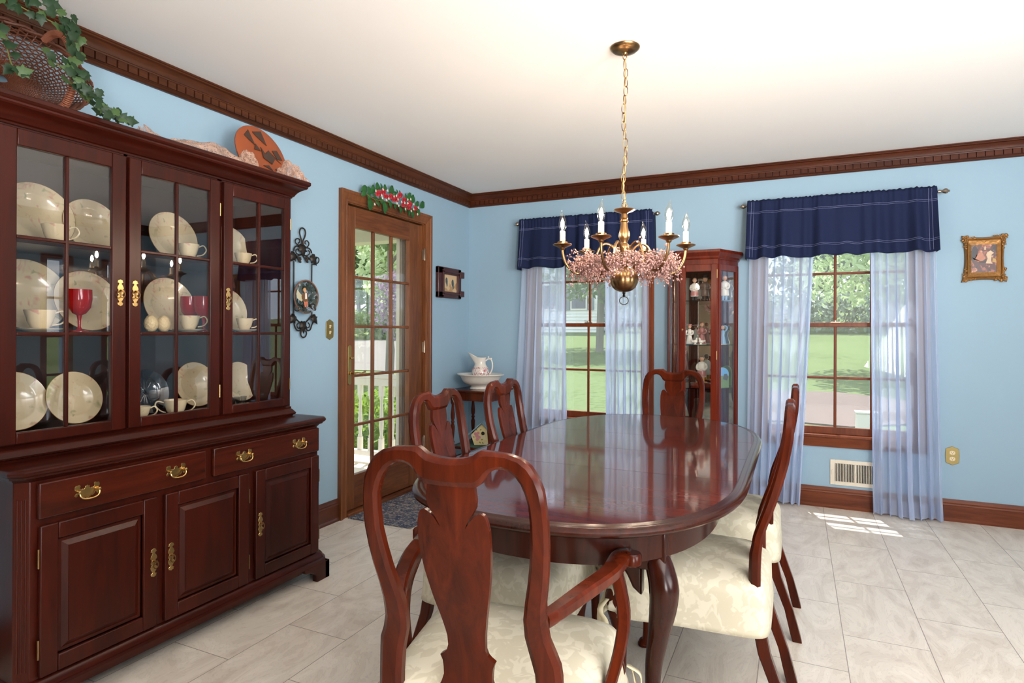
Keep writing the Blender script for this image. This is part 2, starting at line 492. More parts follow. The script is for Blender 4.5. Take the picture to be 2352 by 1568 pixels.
# ---------------------------------------------------------------- mesh builder
class MB:
    def __init__(s):
        s.v = []
        s.f = []

    def add(s, vs, fs):
        n = len(s.v)
        s.v += [tuple(v) for v in vs]
        s.f += [tuple(i + n for i in f) for f in fs]
        return s

    def box(s, x0, y0, z0, x1, y1, z1):
        x0, x1 = sorted((x0, x1)); y0, y1 = sorted((y0, y1)); z0, z1 = sorted((z0, z1))
        return s.add([(x0, y0, z0), (x1, y0, z0), (x1, y1, z0), (x0, y1, z0), (x0, y0, z1), (x1, y0, z1), (x1, y1, z1), (x0, y1, z1)],
                     [(0, 3, 2, 1), (4, 5, 6, 7), (0, 1, 5, 4), (1, 2, 6, 5), (2, 3, 7, 6), (3, 0, 4, 7)])

    def rings(s, rings, closed_ring=True, cap=True, loop=False):
        n = len(rings[0])
        fs = []
        R = len(rings)
        for i in range(R if loop else R - 1):
            j2 = (i + 1) % R
            for j in range(n if closed_ring else n - 1):
                k = (j + 1) % n
                fs.append((i * n + j, i * n + k, j2 * n + k, j2 * n + j))
        if cap and closed_ring and not loop:
            fs.append(tuple(range(n - 1, -1, -1)))
            fs.append(tuple((R - 1) * n + j for j in range(n)))
        vs = [p for r in rings for p in r]
        return s.add(vs, fs)

    def lathe(s, prof, origin=(0, 0, 0), axis=(0, 0, 1), seg=24, squash=1.0, cap=True, a0=0, a1=2 * pi):
        """prof: list of (radius, height)"""
        ax = Vector(axis).normalized()
        q = Vector((0, 0, 1)).rotation_difference(ax)
        o = Vector(origin)
        rs = []
        for r, h in prof:
            r = max(r, 1e-5)
            rs.append([tuple(o + q @ Vector((r * cos(2 * pi * k / seg), r * squash * sin(2 * pi * k / seg), h))) for k in range(seg)])
        return s.rings(rs, cap=cap)

    def tube(s, pts, rad, seg=8, loop=False, cap=True, flat=1.0):
        pts = [Vector(p) for p in pts]
        n = len(pts)
        rr = rad if isinstance(rad, (list, tuple)) else [rad] * n
        rs = []
        nrm = None
        for i in range(n):
            if loop:
                t = pts[(i + 1) % n] - pts[i - 1]
            else:
                t = pts[min(i + 1, n - 1)] - pts[max(i - 1, 0)]
            if t.length < 1e-9:
                t = Vector((0, 0, 1))
            t.normalize()
            if nrm is None:
                a = Vector((0, 0, 1)) if abs(t.z) < 0.9 else Vector((1, 0, 0))
                nrm = t.cross(a).normalized()
            else:
                nrm = (nrm - t * nrm.dot(t))
                if nrm.length < 1e-6:
                    nrm = t.orthogonal()
                nrm.normalize()
            b = t.cross(nrm)
            rs.append([tuple(pts[i] + (nrm * cos(2 * pi * k / seg) + b * sin(2 * pi * k / seg) * flat) * rr[i]) for k in range(seg)])
        return s.rings(rs, cap=cap, loop=loop)

    def prism(s, poly, f, d0, d1):
        """poly: 2D outline; f(u, v, d) -> 3D point; extruded between depths d0 and d1"""
        n = len(poly)
        vs = [f(u, v, d0) for u, v in poly] + [f(u, v, d1) for u, v in poly]
        fs = [tuple(range(n - 1, -1, -1)), tuple(range(n, 2 * n))]
        fs += [(i, (i + 1) % n, n + (i + 1) % n, n + i) for i in range(n)]
        return s.add(vs, fs)

    def ico(s, c, r, sx=1, sy=1, sz=1, sub=1):
        bm = bmesh.new()
        bmesh.ops.create_icosphere(bm, subdivisions=sub, radius=1)
        vs = [(c[0] + v.co.x * r * sx, c[1] + v.co.y * r * sy, c[2] + v.co.z * r * sz) for v in bm.verts]
        fs = [tuple(v.index for v in f.verts) for f in bm.faces]
        bm.free()
        return s.add(vs, fs)

    def ribbon(s, inner, outer, yf, th, ch=0.2, thf=None):
        """a flat wooden member following paired inner/outer outline points (x, z); yf(z) gives its y"""
        sec = [(ch, 1), (1 - ch, 1), (1, 0.5), (1, -0.5), (1 - ch, -1), (ch, -1), (0, -0.5), (0, 0.5)]
        rs = []
        for i, (I, O) in enumerate(zip(inner, outer)):
            t_ = th if thf is None else thf[i]
            ring = []
            for a, b in sec:
                x = I[0] + (O[0] - I[0]) * a
                z = I[1] + (O[1] - I[1]) * a
                ring.append((x, yf(z) + b * t_ / 2, z))
            rs.append(ring)
        return s.rings(rs)

    def xform(s, mtx):
        s.v = [tuple(mtx @ Vector(v)) for v in s.v]
        return s

    def merge(s, o):
        return s.add(o.v, o.f)

    def build(s, name, mat, parent=None, bevel=0.0, sharp=35, sub=0, smooth=True, local=False, solid=0.0, segs=2):
        me = bpy.data.meshes.new(name)
        vs = s.v
        org = Vector((0, 0, 0))
        if parent is not None and not local:
            inv = root_matrix(parent).inverted()
            vs = [tuple(inv @ Vector(v)) for v in vs]
        if parent is None:
            xs = [v[0] for v in vs]; ys = [v[1] for v in vs]; zs = [v[2] for v in vs]
            org = Vector(((min(xs) + max(xs)) / 2, (min(ys) + max(ys)) / 2, min(zs)))
            vs = [(v[0] - org.x, v[1] - org.y, v[2] - org.z) for v in vs]
        me.from_pydata(vs, [], s.f)
        bm = bmesh.new()
        bm.from_mesh(me)
        bmesh.ops.recalc_face_normals(bm, faces=bm.faces)
        bm.to_mesh(me)
        bm.free()
        me.materials.append(mat)
        o = bpy.data.objects.new(name, me)
        COL.objects.link(o)
        o.location = org
        if parent is not None:
            o.parent = parent
        if smooth:
            me.polygons.foreach_set('use_smooth', [True] * len(me.polygons))
            me.set_sharp_from_angle(angle=radians(sharp))
        if solid:
            md = o.modifiers.new('thickness', 'SOLIDIFY')
            md.thickness = solid
            md.offset = 0
        if bevel:
            md = o.modifiers.new('bevel', 'BEVEL')
            md.width = bevel
            md.segments = segs
            md.limit_method = 'ANGLE'
            md.angle_limit = radians(40)
        if sub:
            md = o.modifiers.new('sub', 'SUBSURF')
            md.levels = sub
            md.render_levels = sub
        return o


def root_matrix(o):
    m = o.matrix_basis.copy()
    while o.parent:
        o = o.parent
        m = o.matrix_basis @ m
    return m


def thing(name, label, cat, loc=(0, 0, 0), rotz=0.0, group=None):
    o = bpy.data.objects.new(name, None)
    COL.objects.link(o)
    o.empty_display_size = 0.1
    o.location = loc
    o.rotation_euler = (0, 0, rotz)
    return tag(o, label, cat, group)


def tag(o, label, cat, group=None, kind=None):
    o['label'] = label
    o['category'] = cat
    if group:
        o['group'] = group
    if kind:
        o['kind'] = kind
    return o


def struct(o):
    o['kind'] = 'structure'
    return o


def sthing(name, loc=(0, 0, 0)):
    o = bpy.data.objects.new(name, None)
    COL.objects.link(o)
    o.location = loc
    o['kind'] = 'structure'
    return o


def copy_tree(root, loc, rotz, label, group=None):
    r = root.copy(); COL.objects.link(r)
    r.location = loc; r.rotation_euler = (0, 0, rotz)
    r['label'] = label
    if group:
        r['group'] = group

    def rec(src, dst):
        for ch in list(src.children):
            c = ch.copy(); COL.objects.link(c); c.parent = dst
            rec(ch, c)
    rec(root, r)
    return r


def lerp(a, b, t):
    return a + (b - a) * t


def interp(x, xs, ys):
    if x <= xs[0]:
        return ys[0]
    for i in range(len(xs) - 1):
        if x <= xs[i + 1]:
            return lerp(ys[i], ys[i + 1], (x - xs[i]) / (xs[i + 1] - xs[i]))
    return ys[-1]


def smoothpath(pts, n=6, loop=False):
    """Catmull-Rom through the points"""
    P = [Vector(p) for p in pts]
    out = []
    m = len(P)
    for i in range(m if loop else m - 1):
        p0 = P[i - 1] if (i > 0 or loop) else P[0] * 2 - P[1]
        p1 = P[i]
        p2 = P[(i + 1) % m]
        p3 = P[(i + 2) % m] if (i + 2 < m or loop) else P[-1] * 2 - P[-2]
        for k in range(n):
            t = k / n
            out.append(0.5 * ((2 * p1) + (p2 - p0) * t + (2 * p0 - 5 * p1 + 4 * p2 - p3) * t * t + (3 * p1 - p0 - 3 * p2 + p3) * t ** 3))
    if not loop:
        out.append(P[-1])
    return out

# ================================================================ THE ROOM
XW, YW, H = -2.672, 4.80, 2.44
XR, YB = 2.4, -2.0
T = 0.14
# openings
DY0, DY1, DZ = 3.13, 4.076, 2.075          # door in the left wall
WINC = (-1.553, 0.252)                    # window centres on the back wall
WH, WZ0, WZ1 = 0.48, 0.49, 2.05

struct(MB().box(XW - 0.0, YB, -0.05, XR, YW + 0.0, 0).build('floor', M['floor'], smooth=False))
struct(MB().box(XW - T, YB - T, H, XR + T, YW + T, H + 0.06).build('ceiling', M['ceiling'], smooth=False))

w = MB()
w.box(XW - T, YB - T, -0.3, XW, DY0, H).box(XW - T, DY1, -0.3, XW, YW + T, H).box(XW - T, DY0, DZ, XW, DY1, H).box(XW - T, DY0, -0.3, XW, DY1, 0.0)
struct(w.build('wall_left', M['wall'], smooth=False))
w = MB()
xs = [XW - 0.001, WINC[0] - WH, WINC[0] + WH, WINC[1] - WH, WINC[1] + WH, XR + T]
for a, b in ((0, 1), (2, 3), (4, 5)):
    w.box(xs[a], YW, -0.3, xs[b], YW + T, H)
for a, b in ((1, 2), (3, 4)):
    w.box(xs[a], YW, -0.3, xs[b], YW + T, WZ0)
    w.box(xs[a], YW, WZ1, xs[b], YW + T, H)
struct(w.build('wall_back', M['wall'], smooth=False))
# right wall with two narrow sidelights; both walls get an opening added for fill light
w = MB()
SL = [(3.62, 3.82), (4.22, 4.40)]
ys = [(YB - T, -0.8), (1.4, 3.62), (3.82, 4.22), (4.40, YW)]
for a, b in ys:
    w.box(XR, a, -0.3, XR + T, b, H)
for a, b in SL:
    w.box(XR, a, -0.3, XR + T, b, 0.35).box(XR, a, 1.95, XR + T, b, H)
w.box(XR, -0.8, -0.3, XR + T, 1.4, 0.75).box(XR, -0.8, 2.15, XR + T, 1.4, H)
struct(w.build('wall_right', M['wall'], smooth=False))
w = MB()
w.box(XW, YB - T, -0.3, 1.35, YB, H).box(2.3, YB - T, -0.3, XR, YB, H).box(1.35, YB - T, 2.25, 2.3, YB, H).box(1.35, YB - T, -0.3, 2.3, YB, 0.25)
struct(w.build('wall_rear', M['rearwall'], smooth=False))


# ---- crown moulding with dentils
def crown_profile():
    return [(0.0, H - 0.110), (0.014, H - 0.110), (0.018, H - 0.104), (0.018, H - 0.098), (0.024, H - 0.094), (0.024, H - 0.064),
            (0.036, H - 0.062), (0.038, H - 0.056), (0.034, H - 0.052), (0.036, H - 0.046), (0.042, H - 0.032), (0.052, H - 0.020),
            (0.064, H - 0.016), (0.064, H - 0.010), (0.070, H - 0.008), (0.070, H - 0.0005), (0.0, H - 0.0005)]


def dentils(a, b, f, pitch=0.046, gap=0.007):
    m = MB()
    n = int((b - a) / pitch)
    for i in range(n):
        p = a + i * pitch
        m.merge(f(p, p + pitch - gap))
    return m


cp = crown_profile()
# left wall
m = MB().prism(cp, lambda u, v, d: (XW + u, d, v), YB, YW - 0.001)
t1 = struct(m.build('trim_1', M['trimw'], sharp=25))
dentils(YB + 0.01, YW - 0.03, lambda a, b: MB().box(XW + 0.02, a, H - 0.093, XW + 0.035, b, H - 0.063)).build('dentil_row', M['trimw'], t1, smooth=False)
m = MB().prism(cp, lambda u, v, d: (d, YW - u, v), XW + 0.001, XR)
t2 = struct(m.build('trim_2', M['trimx'], sharp=25))
dentils(XW + 0.036, XR - 0.01, lambda a, b: MB().box(a, YW - 0.02, H - 0.093, b, YW - 0.035, H - 0.063)).build('dentil_row', M['trimx'], t2, smooth=False)
for nm, f in (('trim_3', lambda u, v, d: (XR - u, d, v)),):
    struct(MB().prism(cp, f, YB, YW).build(nm, M['trimw'], sharp=25))
struct(MB().prism(cp, lambda u, v, d: (d, YB + u, v), XW, XR).build('trim_4', M['trimx'], sharp=25))

# ---- baseboards
bp = [(0, 0), (0.02, 0), (0.02, 0.012), (0.013, 0.022), (0.013, 0.100), (0.015, 0.104), (0.012, 0.112), (0.013, 0.120), (0.008, 0.130), (0.006, 0.142), (0.0, 0.142)]
m = MB()
m.prism(bp, lambda u, v, d: (XW + u, d, v), YB, 3.072).prism(bp, lambda u, v, d: (XW + u, d, v), 4.145, YW)
struct(m.build('baseboard_left', M['basey'], sharp=25))
struct(MB().prism(bp, lambda u, v, d: (d, YW - u, v), XW + 0.001, XR).build('baseboard_back', M['basex'], sharp=25))
struct(MB().prism(bp, lambda u, v, d: (XR - u, d, v), YB, YW).build('baseboard_right', M['basey'], sharp=25))
struct(MB().prism(bp, lambda u, v, d: (d, YB + u, v), XW, 1.27).build('baseboard_rear', M['basex'], sharp=25))


# ---------------------------------------------------------------- windows on the back wall
def casing_profile(w_):
    return [(0, 0), (0, 0.012), (0.006, 0.016), (0.016, 0.017), (0.02, 0.012), (0.03, 0.011), (w_ - 0.022, 0.016), (w_ - 0.016, 0.022), (w_, 0.022), (w_, 0)]


def window(n, cx):
    W = sthing('window_%d' % n, (cx, YW, WZ0))
    wm = M['winwood']
    # casing: sides and head, stool and apron
    m = MB()
    cw = 0.065
    x0, x1 = cx - WH, cx + WH
    for sx, xx in ((-1, x0), (1, x1)):
        m.prism(casing_profile(cw), lambda u, v, d, sx=sx, xx=xx: (xx + sx * u, YW - v, d), WZ0 + 0.02, WZ1 + cw)
    m.prism(casing_profile(cw), lambda u, v, d: (d, YW - v, WZ1 + u), x0 - cw, x1 + cw)
    m.build('casing', wm, W, sharp=25)
    m = MB().box(x0 - cw - 0.01, YW + 0.03, WZ0, x1 + cw + 0.01, YW - 0.035, WZ0 + 0.02)
    m.build('window_sill', wm, W, bevel=0.005)
    m = MB().prism([(0, 0), (0.012, 0), (0.014, 0.045), (0.018, 0.055), (0.018, 0.068), (0, 0.068)], lambda u, v, d: (d, YW - u, WZ0 - 0.068 + v), x0 - cw, x1 + cw)
    m.build('apron', M['basex'], W, sharp=25)
    # jamb
    m = MB()
    m.box(x0, YW, WZ0 + 0.02, x0 + 0.012, YW + T, WZ1).box(x1 - 0.012, YW, WZ0 + 0.02, x1, YW + T, WZ1).box(x0, YW, WZ1 - 0.012, x1, YW + T, WZ1)
    m.box(x0, YW + 0.03, WZ0, x1, YW + T + 0.03, WZ0 + 0.02)
    m.build('jamb', wm, W, smooth=False)
    # sashes
    zr = 1.276
    for name, za, zb, y in (('lower_sash', WZ0 + 0.02, zr + 0.016, YW + 0.012), ('upper_sash', zr - 0.014, WZ1 - 0.012, YW + 0.048)):
        s = MB()
        a, b = x0 + 0.012, x1 - 0.012
        st = 0.032
        bot = 0.05 if name == 'lower_sash' else 0.03
        s.box(a, y, za, a + st, y + 0.03, zb).box(b - st, y, za, b, y + 0.03, zb).box(a + st, y, zb - 0.03, b - st, y + 0.03, zb).box(a + st, y, za, b - st, y + 0.03, za + bot)
        so = s.build(name, wm, W, bevel=0.003)
        g = MB()
        for k in (-1, 0, 1):
            xm = cx + k * 0.222
            g.box(xm - 0.009, y + 0.004, za + 0.02, xm + 0.009, y + 0.022, zb - 0.02)
        zm = 0.905 if name == 'lower_sash' else 1.64
        g.box(a + st, y + 0.005, zm - 0.009, b - st, y + 0.021, zm + 0.009)
        g.build('muntin', wm, so, bevel=0.004)
        MB().box(a + st, y + 0.011, za + bot, b - st, y + 0.0145, zb - 0.03).build('pane', M['glass'], so, smooth=False)
    MB().box(x0 + .012, YW + .105, WZ0 + .02, x1 - .012, YW + .1055, WZ1 - .012).build('insect_screen', M['screen'], W, smooth=False)
    # sash lock on the meeting rail
    k = MB().box(cx - 0.03, YW + 0.008, zr + 0.016, cx + 0.03, YW + 0.03, zr + 0.022).lathe([(0.01, 0), (0.01, 0.008), (0.004, 0.010)], (cx, YW + 0.018, zr + 0.022), seg=12)
    k.tube([(cx, YW + 0.016, zr + 0.031), (cx - 0.03, YW + 0.006, zr + 0.034)], 0.003, 6)
    k.build('sash_lock', M['silver'], W)
    return W


for i, c in enumerate(WINC):
    window(i + 1, c)

# right-wall sidelights seen in reflections; then frames of the openings added for fill lamps
for i, (a, b) in enumerate(SL):
    W = sthing('window_%d' % (3 + i), (XR, a, 0.35))
    m = MB()
    m.box(XR - 0.02, a - 0.05, 0.30, XR, a, 2.0).box(XR - 0.02, b, 0.30, XR, b + 0.05, 2.0).box(XR - 0.02, a, 1.95, XR, b, 2.0).box(XR - 0.02, a, 0.30, XR, b, 0.35)
    for z in (0.75, 1.15, 1.55):
        m.box(XR + 0.02, a, z - 0.012, XR + 0.05, b, z + 0.012)
    m.build('window_frame', M['winwood'], W)
    MB().box(XR + 0.03, a, 0.35, XR + 0.036, b, 1.95).build('pane', M['glass'], W, smooth=False)
W = sthing('window_5', (1.83, YB, 0.25))  # unseen frame round the opening added for the rear fill lamp
m = MB()
m.box(1.27, YB, 0.17, 1.35, YB + 0.02, 2.33).box(2.3, YB, 0.17, 2.37, YB + 0.02, 2.33).box(1.35, YB, 2.25, 2.3, YB + 0.02, 2.33).box(1.35, YB, 0.17, 2.3, YB + 0.02, 0.25)
m.build('window_frame', M['winwood'], W)
W = sthing('window_6', (XR, 0.3, 0.75))  # unseen frame, opening added to hold the right-hand fill lamp
m = MB()
m.box(XR - 0.02, -0.88, 0.67, XR, -0.8, 2.23).box(XR - 0.02, 1.4, 0.67, XR, 1.48, 2.23).box(XR - 0.02, -0.8, 2.15, XR, 1.4, 2.23).box(XR - 0.02, -0.8, 0.67, XR, 1.4, 0.75)
m.build('window_frame', M['winwood'], W)

# ---------------------------------------------------------------- glazed door in the left wall
D = sthing('door_1', (XW, 3.595, 0))
cas = 0.075
prof = [(0, 0), (0, 0.014), (0.012, 0.02), (0.02, 0.016), (0.028, 0.02), (0.05, 0.024), (0.056, 0.03), (cas, 0.03), (cas, 0)]
m = MB()
yo0, yo1, zo = 3.073, 4.144, 2.142
yi0, yi1, zi = yo0 + cas, yo1 - cas, zo - cas
m.prism(prof, lambda u, v, d: (XW + v, yi0 - u, d), 0, zi + 0.0)
m.prism(prof, lambda u, v, d: (XW + v, yi1 + u, d), 0, zi + 0.0)
# mitred head: build as rings so the corners follow 45 degrees
r0 = [(XW + v, yi0 - u, zi + u) for u, v in prof]
r1 = [(XW + v, yi1 + u, zi + u) for u, v in prof]
m.rings([r0, r1])
ra = [(XW + v, yi0 - u, zi) for u, v in prof]
m.rings([ra, r0])
rb = [(XW + v, yi1 + u, zi) for u, v in prof]
m.rings([rb, r1])
m.build('casing', M['oak'], D, sharp=25)
m = MB()
m.box(XW - T, yi0 - 0.012, 0, XW + 0.004, yi0 + 0.006, zi).box(XW - T, yi1 - 0.006, 0, XW + 0.004, yi1 + 0.012, zi).box(XW - T, yi0, zi - 0.006, XW + 0.004, yi1, zi + 0.012)
m.box(XW - .075, yi1 - .03, 0, XW - .056, yi1, zi).box(XW - .075, yi0, 0, XW - .056, yi0 + .02, zi)
m.build('jamb', M['oak'], D, smooth=False)
MB().box(XW - T - 0.03, yi0, -0.01, XW + 0.03, yi1, 0.022).build('threshold', M['oak_h'], D, bevel=0.006)
# the leaf: stiles and rails round a fifteen-light glass
ly0, ly1, lz0, lz1 = 3.157, 4.062, 0.028, 2.052
xf, xb = XW - 0.012, XW - 0.052
gy0, gy1, gz0, gz1 = 3.252, 3.886, 0.252, 1.915
leaf = MB().box(xb, ly0, lz0, xf, gy0, lz1).box(xb, gy1, lz0, xf, ly1, lz1).build('door_leaf', M['oak'], D, bevel=0.003)
MB().box(xb, gy0, gz1, xf - 0.0005, gy1, lz1).box(xb, gy0, lz0, xf - 0.0005, gy1, gz0).build('rail', M['oak_h'], leaf, bevel=0.003)
m = MB()
for y in (3.463, 3.674):
    m.box(xb + 0.008, y - 0.009, gz0, xf - 0.006, y + 0.009, gz1)
for k in range(1, 5):
    z = gz0 + (gz1 - gz0) * k / 5
    m.box(xb + 0.009, gy0, z - 0.009, xf - 0.005, gy1, z + 0.009)
m.build('muntin', M['oak'], leaf, bevel=0.005)
MB().box(XW - 0.034, gy0, gz0, XW - 0.030, gy1, gz1).build('pane', M['glass'], leaf, smooth=False)
# long lock plate, lever and thumb turn
hx = xf
m = MB()
pz0, pz1, py = 0.862, 1.125, 3.196
pl = [(-0.017, pz0 + 0.012), (-0.01, pz0), (0.01, pz0), (0.017, pz0 + 0.012), (0.017, pz1 - 0.012), (0.01, pz1), (-0.01, pz1), (-0.017, pz1 - 0.012)]
m.prism(pl, lambda u, v, d: (hx + d, py + u, v), 0, 0.006)
dh = m.build('lock_plate', M['dullbrass'], leaf, bevel=0.002)
m = MB().lathe([(0.012, 0), (0.012, 0.012), (0.007, 0.014), (0.007, 0.04), (0.009, 0.045)], (hx + 0.004, py, 0.94), (1, 0, 0), 16)
m.tube(smoothpath([(hx + 0.044, py, 0.94), (hx + 0.048, py + 0.03, 0.943), (hx + 0.046, py + 0.07, 0.938), (hx + 0.05, py + 0.105, 0.944)]), 0.006, 8)
m.build('lever', M['brass'], dh)
m = MB().lathe([(0.008, 0), (0.008, 0.014), (0.005, 0.018)], (hx + 0.004, py, 1.04), (1, 0, 0), 12).box(hx + 0.02, py - 0.015, 1.036, hx + 0.03, py + 0.015, 1.044)
m.build('thumb_turn', M['brass'], dh, bevel=0.002)
for z in (1.78, 1.05, 0.30):
    m = MB().lathe([(0.006, 0), (0.006, 0.09), (0.003, 0.096)], (XW + 0.006, ly1 + 0.006, z), seg=10)
    m.box(XW - 0.008, ly1 - 0.012, z + 0.004, XW + 0.002, ly1 + 0.016, z + 0.086)
    m.build('hinge', M['silver'], leaf)
# storm door outside
sx = XW - T - 0.01
st = MB().box(sx - 0.03, yi0, 0, sx, yi0 + 0.07, zi).box(sx - 0.03, yi1 - 0.12, 0, sx, yi1, zi).box(sx - 0.03, yi0, zi - 0.07, sx, yi1, zi).box(sx - 0.03, yi0, 0, sx, yi1, 0.16)
st.box(sx - 0.034, yi1 - 0.095, 0.02, sx + 0.006, yi1 - 0.08, zi).box(sx - 0.034, yi1 - 0.06, 0.02, sx + 0.006, yi1 - 0.045, zi)
so = st.build('storm_door', M['storm'], D, smooth=False)
MB().box(sx - 0.018, yi0 + 0.07, 0.16, sx - 0.014, yi1 - 0.12, zi - 0.07).build('storm_glass', M['glass'], so, smooth=False)
m = MB().box(sx, yi0 + 0.02, 0.93, sx + 0.01, yi0 + 0.05, 1.02)
m.tube([(sx + 0.01, yi0 + 0.035, 0.975), (sx + 0.03, yi0 + 0.035, 0.975), (sx + 0.034, yi0 + 0.10, 0.972)], 0.005, 8)
m.build('storm_handle', M['dullbrass'], so)

# ================================================================ OUTDOORS


def gz(y):
    return -0.4 + 0.075 * max(0.0, y - 7)


m = MB()
xs_ = [-60, -30, -15, -8, 0, 8, 15, 40]
ys_ = [4.95, 7, 12, 20, 30, 45, 80]
for i in range(len(ys_) - 1):
    for j in range(len(xs_) - 1):
        m.add([(xs_[j], ys_[i], gz(ys_[i])), (xs_[j + 1], ys_[i], gz(ys_[i])), (xs_[j + 1], ys_[i + 1], gz(ys_[i + 1])), (xs_[j], ys_[i + 1], gz(ys_[i + 1]))], [(0, 1, 2, 3)])
m.add([(-60, -20, -.4), (XW - T, -20, -.4), (XW - T, 4.95, -.4), (-60, 4.95, -.4)], [(0, 1, 2, 3)])
tag(struct(m.build('lawn', M['grass'], smooth=False)), 'sunlit green lawn rising away from the house outside the windows', 'lawn', kind='structure')

m = MB()
for ya, yb in ((13.6, 17), (17, 22.5)):
    m.add([(-40, ya, gz(ya) + .02), (-9, ya, gz(ya) + .02), (-9, yb, gz(yb) + .02), (-40, yb, gz(yb) + .02)], [(0, 1, 2, 3)])
struct(m.build('driveway', M['drive'], smooth=False))

# porch outside the glazed door
struct(MB().box(-5.2, 1.6, -0.16, XW - T - 0.001, 5.1, -0.04).build('porch_floor', M['porch'], smooth=False))
m = MB().box(-5.3, 1.5, 2.24, XW - T - 0.001, 5.2, 2.30)
pc = m.build('porch_ceiling', M['porchceil'], smooth=False)
struct(pc)
MB().box(-5.3, 4.62, 2.06, XW - T - 0.002, 4.8, 2.24).box(-5.3, 1.5, 2.06, -5.1, 4.62, 2.24).build('porch_beam', M['porch'], pc, smooth=False)

R = thing('porch_railing', 'white porch railing with turned balusters outside the glazed door', 'railing', (-3.9, 4.68, -0.04))
m = MB().box(-5.15, 4.64, 0.77, XW - T, 4.73, 0.81).box(-5.15, 4.66, 0.70, XW - T, 4.71, 0.77)
m.build('handrail', M['porch'], R, bevel=0.006)
MB().box(-5.15, 4.655, 0.03, XW - T, 4.715, 0.08).build('bottom_rail', M['porch'], R, bevel=0.004)
x = XW - T - 0.11
while x > -5.0:
    m = MB().box(x - .02, 4.665, .08, x + .02, 4.705, .20).box(x - .02, 4.665, .60, x + .02, 4.705, .70)
    m.lathe([(.016, .20), (.022, .215), (.013, .235), (.020, .30), (.021, .34), (.014, .50), (.011, .56), (.018, .58), (.018, .60)], (x, 4.685, 0), seg=10)
    m.build('baluster', M['porch'], R, sharp=50)
    x -= 0.125
MB().box(-5.2, 4.63, -0.04, -5.1, 4.73, 0.9).build('post', M['porch'], R, bevel=0.004)


def leaves(mb, c, r, n, size, rnd, squash=(1, 1, 1)):
    for _ in range(n):
        while True:
            p = Vector((rnd.uniform(-1, 1), rnd.uniform(-1, 1), rnd.uniform(-1, 1)))
            if 0.25 < p.length < 1:
                break
        q = Vector((c[0] + p.x * r * squash[0], c[1] + p.y * r * squash[1], c[2] + p.z * r * squash[2]))
        a = Vector((rnd.gauss(0, 1), rnd.gauss(0, 1), rnd.gauss(0, 1))).normalized()
        b = a.orthogonal().normalized()
        s_ = size * rnd.uniform(.6, 1.3)
        mb.add([q - a * s_, q + b * s_ * .45, q + a * s_, q - b * s_ * .45], [(0, 1, 2, 3)])


def tree(name, x, y, h, cr, mat, label, n=3500, leaf=.22, group=None, trunk=.14, low=0.35):
    rnd = random.Random(int(abs(x * 31 + y * 17)))
    z0 = gz(y)
    t = thing(name, label, 'tree', (x, y, z0), group=group)
    m = MB()
    m.tube([(x, y, z0 - .1), (x + .05, y, z0 + h * .3), (x - .05, y, z0 + h * .6), (x, y, z0 + h * .9)], [trunk, trunk * .8, trunk * .5, trunk * .15], 8)
    for k in range(7):
        a = k * 2.4
        zz = z0 + h * (low + .07 * k)
        m.tube([(x, y, zz), (x + cos(a) * cr * .4, y + sin(a) * cr * .4, zz + h * .10), (x + cos(a) * cr * .75, y + sin(a) * cr * .75, zz + h * .14)], [trunk * .4, trunk * .25, .02], 6)
    m.build('trunk', M['bark'], t)
    m = MB()
    for k in range(9):
        a = k * 2.4
        f = k / 9
        rr = cr * (.62 - .25 * f)
        leaves(m, (x + cos(a) * cr * .5 * (1 - f * .6), y + sin(a) * cr * .5 * (1 - f * .6), z0 + h * (low + .12 + (0.92 - low - .12) * f)), rr, n // 9, leaf, rnd, (1, 1, .75))
    m.build('crown', mat, t, smooth=False)
    return t


tree('leafy_tree', 1.9, 15.5, 6.2, 2.2, M['tree2'], 'pale sunlit leafy tree seen through the upper right window panes', 8000, .11, low=.22)
tree('leafy_tree', -5.9, 19.5, 7.0, 2.5, M['tree1'], 'spreading leafy tree beside the white house through the left window', 7000, .13, low=.22)
tree('leafy_tree', -9.6, 13.0, 7.5, 1.6, M['tree1'], 'tree with a straight grey trunk nearest the porch through the glazed door', 5200, .10, trunk=.11, low=.38)
tree('blossoming_tree', -8.2, 11.2, 2.9, .62, M['blossom'], 'small tree with purple blossom through the glazed door', 1000, .05, trunk=.03)
GT = 'trees at the far edge of the lawn'
for i, (x, y, h, cr, mt) in enumerate([(-24.5, 30, 10, 3.6, 'tree1'), (-18.6, 26, 9, 2.7, 'tree2'), (-30, 38, 12, 3.6, 'tree3'), (-18.6, 36, 12, 3.4, 'tree3'),
                                       (-4.6, 34, 10, 3.2, 'tree3'), (1.4, 32, 9, 2.9, 'tree3'), (8.0, 33, 10, 2.9, 'tree3'), (15.5, 35, 10, 3.2, 'tree1')]):
    lab = ('large leafy tree beyond the driveway, seen through the upper left door panes', 'pale leafy tree beyond the driveway, seen through the middle door panes', 'darker tree farthest behind the driveway', 'dark tree beyond the driveway, nearest the white house',
           'tree at the far lawn edge between the two windows', 'dark tree at the far lawn edge in the middle of the right window', 'dark tree at the far lawn edge behind the right sheer panels', 'rightmost tree at the far lawn edge')[i]
    tree('distant_tree', x, y, h, cr, M[mt], lab, 5000, .21, GT, low=.1)


